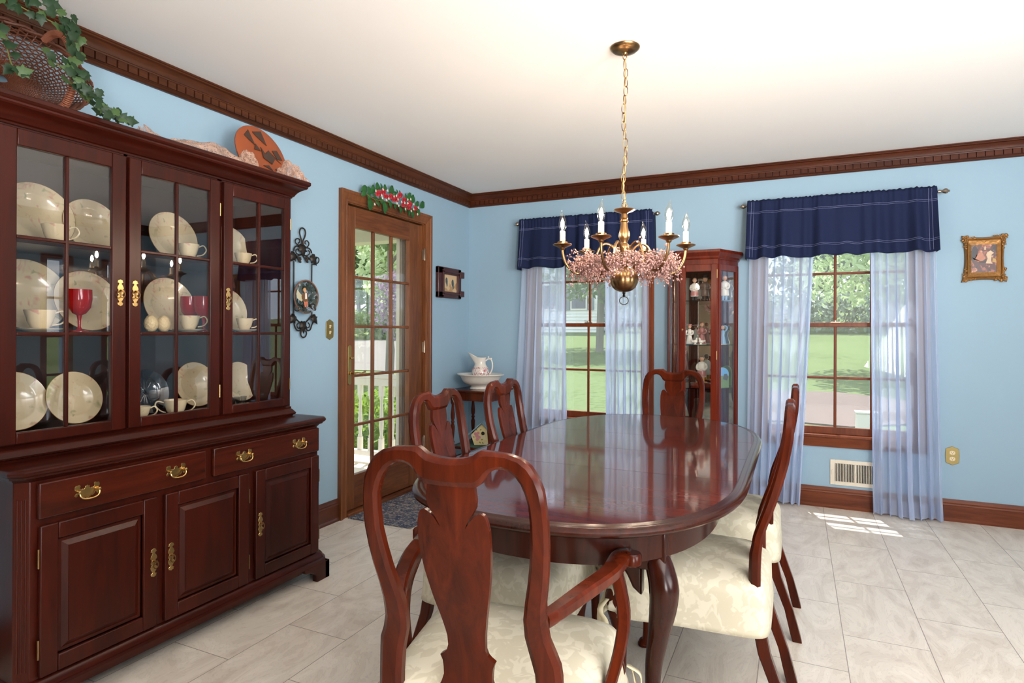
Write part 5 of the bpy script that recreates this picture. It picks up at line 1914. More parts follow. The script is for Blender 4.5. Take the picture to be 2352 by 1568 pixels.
MB().rings(frings([(.012, 0), (.012, .085), (.004, .095), (0, .10), (0, .13)])).build('base', cwd, CC, sharp=25)
MB().rings(frings([(0, 1.695), (0, 1.735), (.004, 1.737), (.006, 1.742), (.010, 1.744), (.012, 1.756), (.026, 1.772), (.034, 1.780), (.036, 1.790), (.036, 1.800), (0, 1.801)])).build('cornice', cwd, CC, sharp=25)
m = MB()
for (x, y) in ((fx0, FY), (fx1, FY), (sx0, SYY), (sx1, SYY)):
    hx_, hy_ = (.014, .014)
    m2 = MB().prism([(-hx_, -hy_), (hx_, -hy_), (hx_, hy_), (-hx_, hy_)], lambda u, v, d, x=x, y=y: (x + u + (.012 if x < -.63 else -.012), y + v + .012, d), .13, 1.70)
    m2.build('post', cwd, CC, bevel=.003)
m = MB().box(sx0 + .001, BKY - .012, .13, sx1 - .001, BKY, 1.70).build('back_panel', cwd, CC, smooth=False)
MB().box(sx0 + .02, BKY - .016, .14, sx1 - .02, BKY - .0125, 1.69).build('mirror', M['mirror'], CC, smooth=False)
for xa in (sx0, sx1):
    s_ = -1 if xa < -.63 else 1
    MB().box(xa - s_ * .012, SYY + .02, .13, xa, BKY - .012, 1.70).build('side_stile', cwd, CC, smooth=False)
# canted glass sides
for (ax_, ay_, bx_, by_) in ((fx0, FY, sx0, SYY), (fx1, FY, sx1, SYY)):
    a_, b_ = Vector((ax_, ay_, 0)), Vector((bx_, by_, 0))
    d_ = (b_ - a_).normalized()
    n_ = Vector((-d_.y, d_.x, 0)) * (.006 if ax_ < -.6 else .006)

    def cb(p, q, za, zb, th=.006):
        m_ = MB()
        pa, pb = a_ + d_ * p, a_ + d_ * q
        nn = Vector((-d_.y, d_.x, 0)) * th
        m_.add([pa - nn + Vector((0, 0, za)), pb - nn + Vector((0, 0, za)), pb + nn + Vector((0, 0, za)), pa + nn + Vector((0, 0, za)),
                pa - nn + Vector((0, 0, zb)), pb - nn + Vector((0, 0, zb)), pb + nn + Vector((0, 0, zb)), pa + nn + Vector((0, 0, zb))],
               [(0, 3, 2, 1), (4, 5, 6, 7), (0, 1, 5, 4), (1, 2, 6, 5), (2, 3, 7, 6), (3, 0, 4, 7)])
        return m_
    LL = (b_ - a_).length
    fr = cb(.002, .030, .13, 1.70, .009)
    fr.merge(cb(LL - .030, LL, .13, 1.70, .009)).merge(cb(.03, LL - .03, 1.655, 1.70, .009)).merge(cb(.03, LL - .03, .13, .17, .009))
    so_ = fr.build('side_frame', cwd, CC, bevel=.002)
    cb(.03, LL - .03, .17, 1.655, .0012).build('side_pane', M['cabglass'], so_, smooth=False)
# door
a, b = fx0 + .004, fx1 - .004
dr_ = MB().box(a, FY - .014, .13, a + .042, FY + .002, 1.70).box(b - .042, FY - .014, .13, b, FY + .002, 1.70).box(a + .042, FY - .014, 1.65, b - .042, FY + .002, 1.70).box(a + .042, FY - .014, .13, b - .042, FY + .002, .18)
do_ = dr_.build('door', cwd, CC, bevel=.003)
MB().box(a + .04, FY - .007, .178, b - .04, FY - .0045, 1.652).build('pane', M['cabglass'], do_, smooth=False)
MB().lathe([(.007, 0), (.007, .002), (.003, .004), (.003, .012)], (a + .02, FY - .014, 1.24), (0, -1, 0), 12).box(a + .018, FY - .03, 1.228, a + .022, FY - .02, 1.24).build('key', M['aged'], do_)
for zz in (1.60, 1.03, .40):
    MB().tube([(b - .001, FY - .015, zz), (b - .001, FY - .015, zz + .06)], .003, 8).build('hinge', M['aged'], do_)
SHC = (1.447, 1.132, .823)
for z_ in SHC:
    MB().prism([(sx0 + .016, BKY - .018), (sx0 + .016, SYY + .01), (fx0 + .02, FY + .012), (fx1 - .02, FY + .012), (sx1 - .016, SYY + .01), (sx1 - .016, BKY - .018)], lambda u, v, d: (u, v, d), z_ - .006, z_).build('glass_shelf', M['greenglass'], CC, smooth=False)


def on_y(px, Y):
    u = (px - 1176) / FPX
    dx = u * cos(YAW) - sin(YAW)
    dy = u * sin(YAW) + cos(YAW)
    return Y / dy * dx


def figure(name, label, x, y, z, h, coat, legs, hair, face=None, hat=None, turn=0.0, arms='front', skirt=False, extra=None):
    """a small glazed china figure of height h standing on a shelf"""
    t = thing(name, label, 'figurine', (x, y, z), rotz=0, group='china figurines in the curio cabinet')
    hd = h * .20
    s_ = h
    o = Vector((x, y, z))
    # base and legs
    m = MB().lathe([(.20 * s_, 0), (.21 * s_, .01 * s_), (.19 * s_, .03 * s_), (0, .032 * s_)], (x, y, z), seg=20, squash=.8)
    if not skirt:
        for sg in (-1, 1):
            m.tube([(x + sg * .06 * s_, y, z + .02 * s_), (x + sg * .065 * s_, y, z + .3 * s_)], [.05 * s_, .06 * s_], 10)
            m.ico((x + sg * .065 * s_, y - .03 * s_, z + .045 * s_), .045 * s_, 1, 1.6, .7, 2)
    m.build('base', legs, t, sharp=60)
    if skirt:
        pr = [(.17, .03), (.185, .06), (.15, .2), (.11, .38), (.085, .48), (.10, .56), (.11, .64), (.08, .72), (.035, .76)]
    else:
        pr = [(.15, .20), (.165, .22), (.15, .35), (.135, .48), (.145, .58), (.15, .66), (.12, .73), (.045, .77)]
    b = MB().lathe([(r * s_, q * s_) for r, q in pr], (x, y, z), seg=20, squash=.75)
    for sg in (-1, 1):
        if arms == 'front':
            P_ = [(sg * .13, 0, .68), (sg * .17, -.03, .56), (sg * .12, -.12, .48), (sg * .03, -.15, .50)]
        elif arms == 'up' and sg > 0:
            P_ = [(sg * .10, 0, .68), (sg * .20, -.02, .78), (sg * .20, -.02, .92), (sg * .08, -.03, .98)]
        else:
            P_ = [(sg * .12, 0, .68), (sg * .18, -.02, .55), (sg * .17, -.06, .42), (sg * .14, -.08, .36)]
        b.tube([(x + p[0] * s_, y + p[1] * s_, z + p[2] * s_) for p in smoothpath(P_, 4)], .040 * s_, 8)
    b.build('body', coat, t, sharp=60)
    hm = MB().ico((x, y - .01 * s_, z + .87 * s_), hd * .48, .85, .9, 1.05, 3)
    hm.ico((x, y - .01 * s_ - hd * .44, z + .86 * s_), hd * .09, 1, 1, 1, 1)
    for sg in (-1, 1):
        hm.ico((x + sg * hd * .41, y, z + .87 * s_), hd * .10, .5, 1, 1.3, 1)
    ho = hm.build('head', M['flesh'], t, sharp=180)
    MB().ico((x, y + .02 * s_, z + .90 * s_), hd * .50, .92, .9, .95, 2).build('hair', hair, ho, sharp=180)
    if hat:
        hw, hh, hmat = hat
        MB().lathe([(hw * s_, .93 * s_), (hw * s_ * 1.0, .94 * s_), (hw * .55 * s_, .955 * s_), (hw * .5 * s_, (.955 + hh) * s_), (0, (.96 + hh) * s_)], (x, y, z), seg=20).build('hat', hmat, ho, sharp=40)
    if extra == 'apron':
        MB().lathe([(.155 * s_, .22 * s_), (.162 * s_, .30 * s_), (.150 * s_, .42 * s_)], (x, y - .012 * s_, z), seg=20, squash=.75, cap=False).build('apron', M['rosecoat'], t)
    return t


Yf = 4.60
figure('china_figurine', 'china man in a white jacket with hands clasped, top shelf of the curio cabinet, left', on_y(1595, Yf), Yf, SHC[0], .175, M['whiteglaze'], M['black'], M['greycoat'], extra='apron')
figure('china_figurine', 'china man in grey coat and black hat on the top curio shelf', on_y(1619, Yf + .03), Yf + .03, SHC[0], .185, M['greycoat'], M['black'], M['amber'], hat=(.13, .09, M['black']))
figure('china_figurine', 'red-haired china man in a long white coat behind the right curio glass', on_y(1664, 4.64), 4.64, SHC[0], .19, M['whiteglaze'], M['bluecoat'], M['hair'])
figure('china_figurine', 'china girl with a wide pink hat on the middle curio shelf, left', on_y(1584, Yf), Yf, SHC[1], .15, M['whiteglaze'], M['bluecoat'], M['hair'], hat=(.20, .03, M['rosecoat']), skirt=True)
figure('china_figurine', 'china girl in a pink dress on the middle curio shelf, centre', on_y(1612, Yf + .02), Yf + .02, SHC[1], .165, M['rosecoat'], M['whiteglaze'], M['hair'], skirt=True)
figure('china_figurine', 'china dancer with a raised arm behind the right glass of the curio cabinet', on_y(1660, 4.64), 4.64, SHC[1], .14, M['bluecoat'], M['whiteglaze'], M['whiteglaze'], skirt=True, arms='up')
figure('china_figurine', 'ornate china clown figure in orange and white on the lower curio shelf', on_y(1612, 4.62), 4.62, SHC[2] + .03, .20, M['whiteglaze'], M['amber'], M['greycoat'], hat=(.10, .05, M['greycoat']), arms='front', extra='apron')
xw_ = on_y(1610, 4.62)
pb = MB().lathe([(.075, 0), (.078, .004), (.076, .024), (.068, .0295), (0, .0295)], (xw_, 4.62, SHC[2]), seg=28, squash=.8).build('figurine_stand', M['curio'], sharp=40)
tag(pb, 'round dark wooden stand under the clown figure on the lower curio shelf', 'stand')
# pair of white doves
for i, dx_ in enumerate((-.022, .018)):
    x, y, z = on_y(1604, 4.53) + dx_, 4.53, SHC[1]
    t = thing('china_dove', ('left', 'right')[i] + ' one of two white china doves on the middle curio shelf', 'figurine', (x, y, z), group='white china doves')
    sg = -1 if i == 0 else 1
    m = MB().lathe([(.010, 0), (.012, .004), (.006, .010)], (x, y, z), seg=12)
    m.ico((x, y, z + .022), .013, 1.4, 1, 1, 2).ico((x - sg * .010, y, z + .042), .0075, 1, 1, 1.1, 2)
    m.tube([(x - sg * .006, y, z + .028), (x - sg * .010, y, z + .040)], [.009, .006], 8)
    m.tube([(x + sg * .012, y, z + .022), (x + sg * .032, y, z + .030)], [.009, .003], 8)
    m.build('body', M['whiteglaze'], t, sharp=180)
    MB().tube([(x - sg * .016, y, z + .042), (x - sg * .021, y, z + .041)], [.002, .0006], 6).build('beak', M['amber'], t)
# painted arch plaque
xq = on_y(1660, 4.62)
PQ = thing('landscape_plaque', 'arched plaque painted with blue sky and green field behind the right curio glass', 'plaque', (xq, 4.62, SHC[2]))
arch = [(-.045, 0), (.045, 0)] + [(.045 * cos(pi * k / 16), .10 + .045 * sin(pi * k / 16)) for k in range(17)]
ca, sa = cos(.5), sin(.5)


def pq(u, v, d):
    return (xq + u * ca - d * sa * -1, 4.62 + u * sa - d * ca, SHC[2] + v)


MB().prism(arch, pq, -.005, .004).build('board', simple('plaque_green', C(92, 128, 70), .4), PQ, smooth=False)
sky_ = [(-.043, .085), (.043, .085)] + [(.043 * cos(pi * k / 16), .10 + .043 * sin(pi * k / 16)) for k in range(17)]
MB().prism(sky_, pq, .004, .005).build('painted_sky', simple('plaque_blue', C(88, 160, 210), .4), PQ, smooth=False)
MB().prism([(.0, .06), (.03, .05), (.04, .075), (.03, .10), (.01, .098)], pq, .005, .006).build('painted_tree', simple('plaque_tree', C(50, 62, 70), .4), PQ, smooth=False)

# ================================================================ CORNER WASHSTAND, BASIN, PITCHER, BIRDHOUSE
WS = thing('washstand', 'small mahogany stand with turned legs in the corner between door and window', 'table', (-2.41, 4.54, 0))
x0, x1, y0, y1, zt = -2.605, -2.215, 4.345, 4.745, .735
wdm = M['chairwood']
MB().box(x0 - .012, y0 - .012, zt - .016, x1 + .012, y1 + .012, zt).build('stand_top', wdm, WS, bevel=.005)
MB().box(x0 + .01, y0 + .01, zt - .085, x1 - .01, y0 + .03, zt - .016).box(x0 + .01, y1 - .03, zt - .085, x1 - .01, y1 - .01, zt - .016).box(x0 + .01, y0 + .03, zt - .085, x0 + .03, y1 - .03, zt - .016).box(x1 - .03, y0 + .03, zt - .085, x1 - .01, y1 - .03, zt - .016).build('apron', wdm, WS, bevel=.002)
MB().box(x0, y0, .250, x1, y1, .268).build('lower_shelf', wdm, WS, bevel=.004)
for xx in (x0 + .024, x1 - .024):
    for yy in (y0 + .024, y1 - .024):
        m = MB().lathe([(.012, 0), (.016, .02), (.010, .04), (.013, .08), (.018, .15), (.011, .20), (.018, .215), (.018, .25), (.018, .275), (.010, .285), (.019, .30), (.010, .315), (.012, .34), (.017, .40), (.018, .43), (.011, .455), (.017, .468), (.011, .48), (.017, .50), (.018, .53), (.012, .58), (.010, .61), (.018, .625), (.018, .66)], (xx, yy, 0), seg=14)
        m.build('leg', wdm, WS, sharp=50)
tag(MB().box(x0 + .05, y0 + .03, .268, x1 - .05, y1 - .05, .272).build('shelf_cloth', M['greencloth'], bevel=.001), 'green cloth lying on the lower shelf of the corner stand', 'cloth')
bx_, by_ = -2.415, 4.545
rs = []
pr = [(.082, 0), (.092, .002), (.088, .012), (.080, .022), (.092, .030), (.128, .042), (.150, .058), (.164, .080), (.176, .102), (.192, .116), (.204, .121), (.203, .126), (.190, .122), (.170, .106), (.158, .084), (.142, .062), (.105, .048), (.0, .044)]
MBas = MB()
for i, (r_, z_) in enumerate(pr):
    rs.append([(bx_ + r_ * (1 + (.03 * sin(16 * 2 * pi * q / 64) if i < 2 else .012 * sin(8 * 2 * pi * q / 64) * (z_ / .118))) * cos(2 * pi * q / 64), by_ + r_ * (1 + (.03 * sin(16 * 2 * pi * q / 64) if i < 2 else 0)) * sin(2 * pi * q / 64) * .94, zt + z_) for q in range(64)])
MBas.rings(rs, cap=False)
MBas.f.append(tuple(range(63, -1, -1)))
BS = MBas.build('wash_basin', M['ceramic'], sharp=80)
tag(BS, 'wide white ironstone basin on the corner stand', 'basin')
PZ = zt + .047
PT = thing('pitcher', 'white pitcher with a red floral transfer pattern standing in the white basin', 'pitcher', (bx_, by_, PZ))
dl = Vector((-cos(YAW), -sin(YAW), 0))    # spout points to the left of the photographer


def pit(z0_, z1_, prf, mat, nm, par):
    rings = []
    for r_, z_, sp_, lip in prf:
        ring = []
        for q in range(48):
            a = 2 * pi * q / 48
            dv = Vector((cos(a), sin(a), 0))
            f = max(0, dv.dot(dl))
            s4 = f ** 5
            rr = r_ + sp_ * s4
            ring.append((bx_ + dv.x * rr, by_ + dv.y * rr, PZ + z_ + lip * s4 + .008 * (max(0, -dv.dot(dl)) ** 3) * (lip > 0)))
        rings.append(ring)
    m_ = MB().rings(rings, cap=False)
    return m_.build(nm, mat, par, sharp=80)


pit(0, 0, [(.040, 0, 0, 0), (.048, .002, 0, 0), (.046, .012, 0, 0), (.058, .03, 0, 0), (.070, .06, 0, 0), (.074, .09, 0, 0), (.070, .118, 0, 0), (.056, .142, 0, 0), (.046, .158, .004, 0), (.043, .172, .010, 0), (.044, .190, .024, .004), (.047, .208, .044, .022), (.051, .216, .060, .046), (.048, .216, .056, .046), (.042, .195, .022, .006), (.038, .16, 0, 0), (0.001, .05, 0, 0)], M['ceramic'], 'pitcher_body', PT)
pit(0, 0, [(.0595, .03, 0, 0), (.0708, .06, 0, 0), (.0748, .09, 0, 0), (.0708, .118, 0, 0), (.0600, .138, 0, 0)], M['transfer'], 'transfer_band', PT)
dn = -dl
hp_ = smoothpath([Vector((bx_, by_, PZ + .19)) + dn * .044, Vector((bx_, by_, PZ + .205)) + dn * .066, Vector((bx_, by_, PZ + .198)) + dn * .090, Vector((bx_, by_, PZ + .165)) + dn * .100, Vector((bx_, by_, PZ + .12)) + dn * .098, Vector((bx_, by_, PZ + .085)) + dn * .082, Vector((bx_, by_, PZ + .075)) + dn * .070], 6)
MB().tube(hp_, .0062, 10).ico(tuple(Vector((bx_, by_, PZ + .205)) + dn * .088), .010, 1, 1, 1, 2).ico(tuple(Vector((bx_, by_, PZ + .22)) + dn * .066), .007, 1, 1, 1.4, 2).build('handle', M['ceramic'], PT, sharp=80)

BH = thing('birdhouse', 'yellow birdhouse painted with roses under a blue grey roof on the stand shelf', 'birdhouse', (-2.35, 4.46, .272))
bhx, bhy = -2.37, 4.47
ang = YAW - .15
ex, ey = cos(ang), sin(ang)


def bh(u, v, d):
    return (bhx + u * ex - d * ey * -1 * -1, bhy + u * ey + d * ex, .272 + v)


face = [(-.055, 0), (.055, .004), (.098, .075), (.012, .178), (-.085, .085)]
MB().prism(face, bh, 0, .085).build('house_body', M['bhyellow'], BH, bevel=.002)
for (u0, v0, u1, v1) in ((.022, .195, -.11, .075), (.006, .190, .125, .060)):
    dx_, dz_ = u1 - u0, v1 - v0
    L_ = sqrt(dx_ * dx_ + dz_ * dz_)
    nx, nz = -dz_ / L_ * .010, dx_ / L_ * .010
    if nz < 0:
        nx, nz = -nx, -nz
    MB().prism([(u0, v0), (u1, v1), (u1 + nx, v1 + nz), (u0 + nx, v0 + nz)], bh, -.02, .11).build('roof_board', M['bhroof'], BH, bevel=.002)
MB().prism([(.015 * cos(2 * pi * k / 20) + .018, .10 + .015 * sin(2 * pi * k / 20)) for k in range(20)], bh, -.002, .004).build('entry_hole', M['black'], BH, smooth=False)
m = MB()
g_ = MB()
rnd = random.Random(2)
for (u, v, s_) in ((-.045, .095, .013), (-.022, .102, .012), (-.032, .078, .015), (-.012, .068, .012), (-.03, .05, .013)):
    for k in range(6):
        a = k * 1.05
        uu, vv = u + s_ * .55 * cos(a), v + s_ * .55 * sin(a)
        m.prism([(uu + s_ * .5 * cos(2 * pi * q / 8), vv + s_ * .5 * sin(2 * pi * q / 8)) for q in range(8)], bh, -.0015 - .0002 * k, 0)
for (u, v, a) in ((-.01, .125, .5), (-.03, .122, 2.4), (-.045, .118, 2.9), (.0, .045, .2), (-.012, .032, -1), (.01, .028, -.8), (-.05, .066, 3)):
    c_, s2 = cos(a), sin(a)
    g_.prism([(u, v), (u + .010 * c_ - .004 * s2, v + .010 * s2 + .004 * c_), (u + .02 * c_, v + .02 * s2), (u + .010 * c_ + .004 * s2, v + .010 * s2 - .004 * c_)], bh, -.0015, 0)
m.build('painted_roses', M['pink'], BH, smooth=False)
g_.build('painted_leaves', M['greenpaint'], BH, smooth=False)

# ================================================================ THINGS ON THE LEFT WALL


def pw(px, py, X=-2.655):
    a, b = px - 1176, py - 784 - SY
    u = (a * cos(ROLL) + b * sin(ROLL)) / FPX
    v = (-a * sin(ROLL) + b * cos(ROLL)) / FPX
    dx, dy = u * cos(YAW) - sin(YAW), u * sin(YAW) + cos(YAW)
    t = X / dx
    return Vector((X, t * dy, CAMH - v * t))


def hw(x, y, X=-2.655):         # points measured on the enlarged detail of the plate hanger
    return pw(660 + x / 5.6, 510 + y / 5.6, X)


PH = thing('plate_hanger', 'dark wrought iron plate hanger with grape leaves on the wall beside the china cabinet', 'plate hanger', (-2.655, 2.78, 1.18))
m = MB()
W_ = .0042


def wire(pts, r=W_, X=-2.655):
    m.tube(smoothpath([hw(*p, X) for p in pts], 6), r, 8)


wire([(180, 300), (185, 250), (170, 190), (157, 130), (170, 85), (195, 75), (222, 95), (234, 140), (222, 195), (203, 240), (205, 300)])
wire([(175, 300), (135, 290), (108, 265), (105, 230), (130, 210), (158, 225), (158, 255), (138, 272)], .0036)
wire([(215, 320), (250, 322), (272, 300), (276, 268), (255, 240), (232, 245), (228, 270), (240, 285)], .0036)
wire([(160, 320), (120, 305), (90, 335), (82, 370)])
wire([(230, 330), (275, 335), (305, 370), (312, 400)])
wire([(190, 420), (150, 415), (118, 400), (110, 365), (128, 345), (150, 350)], .0034)
wire([(210, 425), (250, 430), (282, 410), (285, 380), (265, 365)], .0034)
wire([(90, 470), (120, 440), (160, 425), (190, 410)])
wire([(210, 420), (250, 440), (280, 470), (310, 490)])
wire([(325, 540), (370, 540), (402, 510), (404, 470), (380, 450), (360, 460)], .0036)
wire([(84, 500), (84, 700), (82, 900), (82, 1060), (82, 1230)], .0040)
wire([(316, 540), (314, 700), (314, 900), (314, 1060), (316, 1190)], .0040)
wire([(82, 1180), (110, 1240), (150, 1280), (200, 1310)])
wire([(318, 1190), (290, 1230), (250, 1275), (220, 1300)])
wire([(85, 1290), (95, 1340), (120, 1385), (155, 1395), (178, 1370), (180, 1340)])
wire([(330, 1290), (312, 1330), (295, 1380), (265, 1395), (245, 1370), (240, 1340)])
wire([(150, 1290), (125, 1320), (135, 1360), (165, 1365)], .0034)
wire([(265, 1290), (285, 1320), (278, 1350), (255, 1360)], .0034)
wire([(180, 1390), (172, 1430), (180, 1465), (205, 1483), (232, 1470), (246, 1430), (235, 1395)])
m.build('iron_scrollwork', M['iron'], PH)
m = MB()
for (x, y, s_, a) in ((200, 350, 72, -.05), (78, 440, 62, .7), (340, 475, 66, -.6), (78, 1240, 60, .8), (350, 1245, 60, -.7), (208, 1335, 66, 0)):
    o = hw(x, y, -2.648)
    sz = s_ / 5.6 / FPX * 3.35 * 2.1
    up_ = Vector((0, sin(a), cos(a)))
    m = MB()
    ivy_leaf(m, o, (1, .05, .1), -up_, sz)
    m.build('grape_leaf', M['iron'], PH, sharp=50, solid=.001)
m = MB()
for (x, y) in ((150, 480), (243, 480)):
    for (dx_, dy_) in ((-16, -22), (0, -26), (16, -20), (-10, -6), (8, -4), (20, -4), (-2, 12), (14, 12), (8, 28), (18, 32)):
        p = hw(x + dx_, y + dy_, -2.652)
        m.ico(tuple(p), .0062, 1, 1, 1, 2)
m.build('grapes', M['iron'], PH, sharp=180)
m = MB()
for q in ([(100, 1060), (98, 1120), (115, 1140), (148, 1135), (150, 1085), (175, 1065), (205, 1085), (210, 1120), (185, 1130)], [(365, 1090), (362, 1130), (330, 1125), (305, 1100), (305, 1065), (330, 1050), (355, 1075), (340, 1105)]):
    m.tube(smoothpath([hw(*p, -2.618) for p in q], 5), .0035, 8)
m.build('plate_cradle', M['iron'], PH)
pc_ = hw(222, 960, -2.632)
CP = thing('collector_plate', 'round picture plate of a barefoot child in a landscape held in the iron hanger', 'plate', tuple(pc_))
rp = .098
MB().lathe([(0, 0), (rp * .6, 0), (rp * .75, .005), (rp, .012), (rp, .015), (rp * .78, .009), (rp * .62, .004), (0, .004)], pc_, (1, 0, .06), 48, cap=False).build('dish', M['picplate'], CP, sharp=50)
MB().tube([pc_ + Vector((.0145, rp * .985 * cos(a), rp * .985 * sin(a))) for a in [2 * pi * i / 60 for i in range(60)]], .0042, 6, loop=True).build('rim_band', M['picrim'], CP)


def disc_fig(poly, mat, nm, d=.0075):
    MB().prism(poly, lambda u, v, dd: (pc_.x + dd, pc_.y + u, pc_.z + v), d - .003, d).build(nm, mat, CP, smooth=False)


disc_fig([(-.045, .02), (-.070, .045), (-.078, -.005), (-.03, -.03), (-.01, -.005)], simple('plate_straw', C(190, 182, 150), .3), 'painted_rock', .0066)
disc_fig([(-.018, .018), (-.006, .026), (.012, .026), (.022, .012), (.020, -.02), (.018, -.028), (-.016, -.028), (-.030, -.012), (-.032, .004)], simple('plate_jacket', C(110, 78, 50), .3), 'painted_jacket', .0074)
disc_fig([(-.004, .022), (.010, .022), (.012, -.012), (-.004, -.014)], M['white'], 'painted_shirt', .0080)
disc_fig([(-.006 + .012 * cos(2 * pi * k / 14), .040 + .013 * sin(2 * pi * k / 14)) for k in range(14)], simple('plate_straw_hair', C(198, 150, 92), .3), 'painted_hair', .0074)
disc_fig([(-.004 + .009 * cos(2 * pi * k / 14), .034 + .010 * sin(2 * pi * k / 14)) for k in range(14)], M['flesh'], 'painted_face', .0080)
disc_fig([(-.012, -.028), (.0, -.030), (.004, -.062), (.010, -.074), (-.002, -.072), (-.008, -.05)], simple('plate_skin', C(206, 120, 90), .3), 'painted_leg', .0080)
disc_fig([(.004, -.028), (.018, -.028), (.016, -.060), (.024, -.070), (.010, -.068), (.008, -.05)], simple('plate_skin_2', C(206, 120, 90), .3), 'painted_leg', .0080)


def plate_outline(w_, h_):
    return [(-w_ * .5, -h_ * .36), (-w_ * .40, -h_ * .40), (-w_ * .2, -h_ * .44), (0, -h_ * .5), (w_ * .2, -h_ * .44), (w_ * .40, -h_ * .40), (w_ * .5, -h_ * .36), (w_ * .54, 0), (w_ * .5, h_ * .36), (w_ * .40, h_ * .40), (w_ * .2, h_ * .44), (0, h_ * .5), (-w_ * .2, h_ * .44), (-w_ * .40, h_ * .40), (-w_ * .5, h_ * .36), (-w_ * .54, 0)]


SW = thing('light_switch', 'dull brass light switch plate with two toggles on the wall beside the door', 'light switch', (XW, 2.992, 1.228))
fl = lambda u, v, d: (XW + d, 2.992 + u, 1.228 + v)
MB().prism(plate_outline(.066, .132), fl, 0, .005).build('switch_plate', M['dullbrass'], SW, bevel=.002)
for zz in (-.018, .020):
    MB().prism([(-.005, zz - .010), (.005, zz - .010), (.005, zz + .010), (-.005, zz + .010)], fl, .005, .0065).build('toggle_slot', M['ivory'], SW, smooth=False)
    MB().prism([(-.003, zz), (.003, zz), (.003, zz + .008), (-.003, zz + .008)], fl, .0065, .014).build('toggle', M['ivory'], SW, bevel=.001)

# dark picture with crossed corners
PF = thing('dark_picture', 'small dark carved wooden frame with a yellowed print near the room corner', 'picture', (XW, 4.46, 1.62))
Xf = XW + .034
A_, B_ = pw(1008, 610, Xf), pw(1060, 686, Xf)
ya, yb, za, zb = A_.y, B_.y, B_.z - .005, A_.z
m = MB()
w_ = .085
for (p, q, r_, s_) in ((ya, ya + w_, za, zb), (yb - w_ * .7, yb, za, zb), (ya, yb, zb - .06, zb), (ya, yb, za, za + .055)):
    m.box(XW + .001, p, r_, Xf, q, s_)
m.build('frame', M['darkframe'], PF, bevel=.008)
m = MB()
m.box(XW + .012, yb - .03, zb - .075, Xf + .01, yb + .035, zb - .02).box(XW + .012, yb - .03, za + .02, Xf + .01, yb + .035, za + .07).box(XW + .012, yb, za + .07, XW + .022, yb + .018, zb - .07)
m.box(Xf - .004, ya + .055, za + .02, Xf + .008, ya + .08, zb - .02).box(Xf - .004, ya + .055, zb - .045, Xf + .008, yb - .03, zb - .03).box(Xf - .004, ya + .055, za + .03, Xf + .008, yb - .03, za + .045)
m.build('carved_corner', M['darkframe'], PF, bevel=.003)
MB().box(XW + .012, ya + w_ * .8, za + .045, XW + .020, yb - w_ * .55, zb - .05).build('print', M['paper'], PF, smooth=False)
yc_ = (ya + yb) / 2
for (cyy, czz, s_) in ((yc_ + .055, 1.615, 1), (yc_ - .045, 1.63, .9)):
    MB().prism([(-.005, .045), (.012, .04), (.018, .01), (.016, -.03), (.006, -.045), (0, -.02), (-.012, .0), (-.014, .025)], lambda u, v, d: (XW + .0205 + d, cyy + u * s_ * 1.2, czz + v * s_), 0, .0008).build('drawn_profile', M['greyink'], PF, smooth=False)

# silk flower swag over the door
FS = thing('flower_swag', 'silk swag of red roses, white blossoms and green leaves on top of the door casing', 'flowers', (-2.63, 3.6, 2.14))


def fp(x, y, X=-2.625):
    return pw(810 + x / 13.07, 420 + y / 13.07, X)


rnd = random.Random(8)
m = MB()


def oval_leaf(c, ang_, L_, W2):
    u = Vector((0, cos(ang_), sin(ang_)))
    w2 = Vector((0, -sin(ang_), cos(ang_)))
    n_ = Vector((1, 0, 0))
    rows = []
    for i in range(8):
        f = i / 7
        ww = W2 * sin(pi * min(1, f * .93 + .04)) ** .7
        p = c + u * L_ * (f - .5) + n_ * (.010 * sin(pi * f))
        rows.append([tuple(p - w2 * ww - n_ * .004), tuple(p + n_ * .001), tuple(p + w2 * ww - n_ * .004)])
    m.rings(rows, closed_ring=False)


for (x, y, a, L_, W2) in ((350, 180, .6, .075, .026), (330, 300, .9, .06, .02), (500, 240, 1.9, .06, .02), (600, 190, 1.2, .07, .024), (740, 130, 1.5, .07, .024), (850, 110, 1.6, .045, .012), (960, 140, 1.2, .05, .02), (1160, 200, 1.0, .075, .026), (520, 620, 1.7, .085, .032),
                          (860, 540, 2.4, .06, .02), (960, 720, 1.8, .09, .028), (700, 500, 2.2, .05, .014), (760, 640, 2.6, .05, .014), (1120, 640, 2.1, .06, .018), (1250, 320, .8, .05, .016), (1320, 260, 1.5, .03, .010), (1400, 290, 1.3, .035, .010), (1270, 700, 2, .04, .018),
                          (1430, 800, 1.9, .05, .02), (1580, 800, 2.3, .05, .018), (1700, 420, 1.0, .08, .030), (1800, 480, 1.2, .075, .026), (1930, 620, .7, .06, .020), (2090, 650, .7, .075, .028), (1960, 860, 2.3, .07, .022), (1790, 940, 1.9, .06, .022), (1690, 890, 1.8, .05, .016), (640, 400, 2.2, .05, .012), (1590, 420, 1.7, .05, .015), (480, 430, 2.0, .06, .02)):
    oval_leaf(fp(x, y, -2.628 + rnd.uniform(-.004, .006)), a, L_, W2)
m.build('leaves', M['silkleaf'], FS, sharp=80)
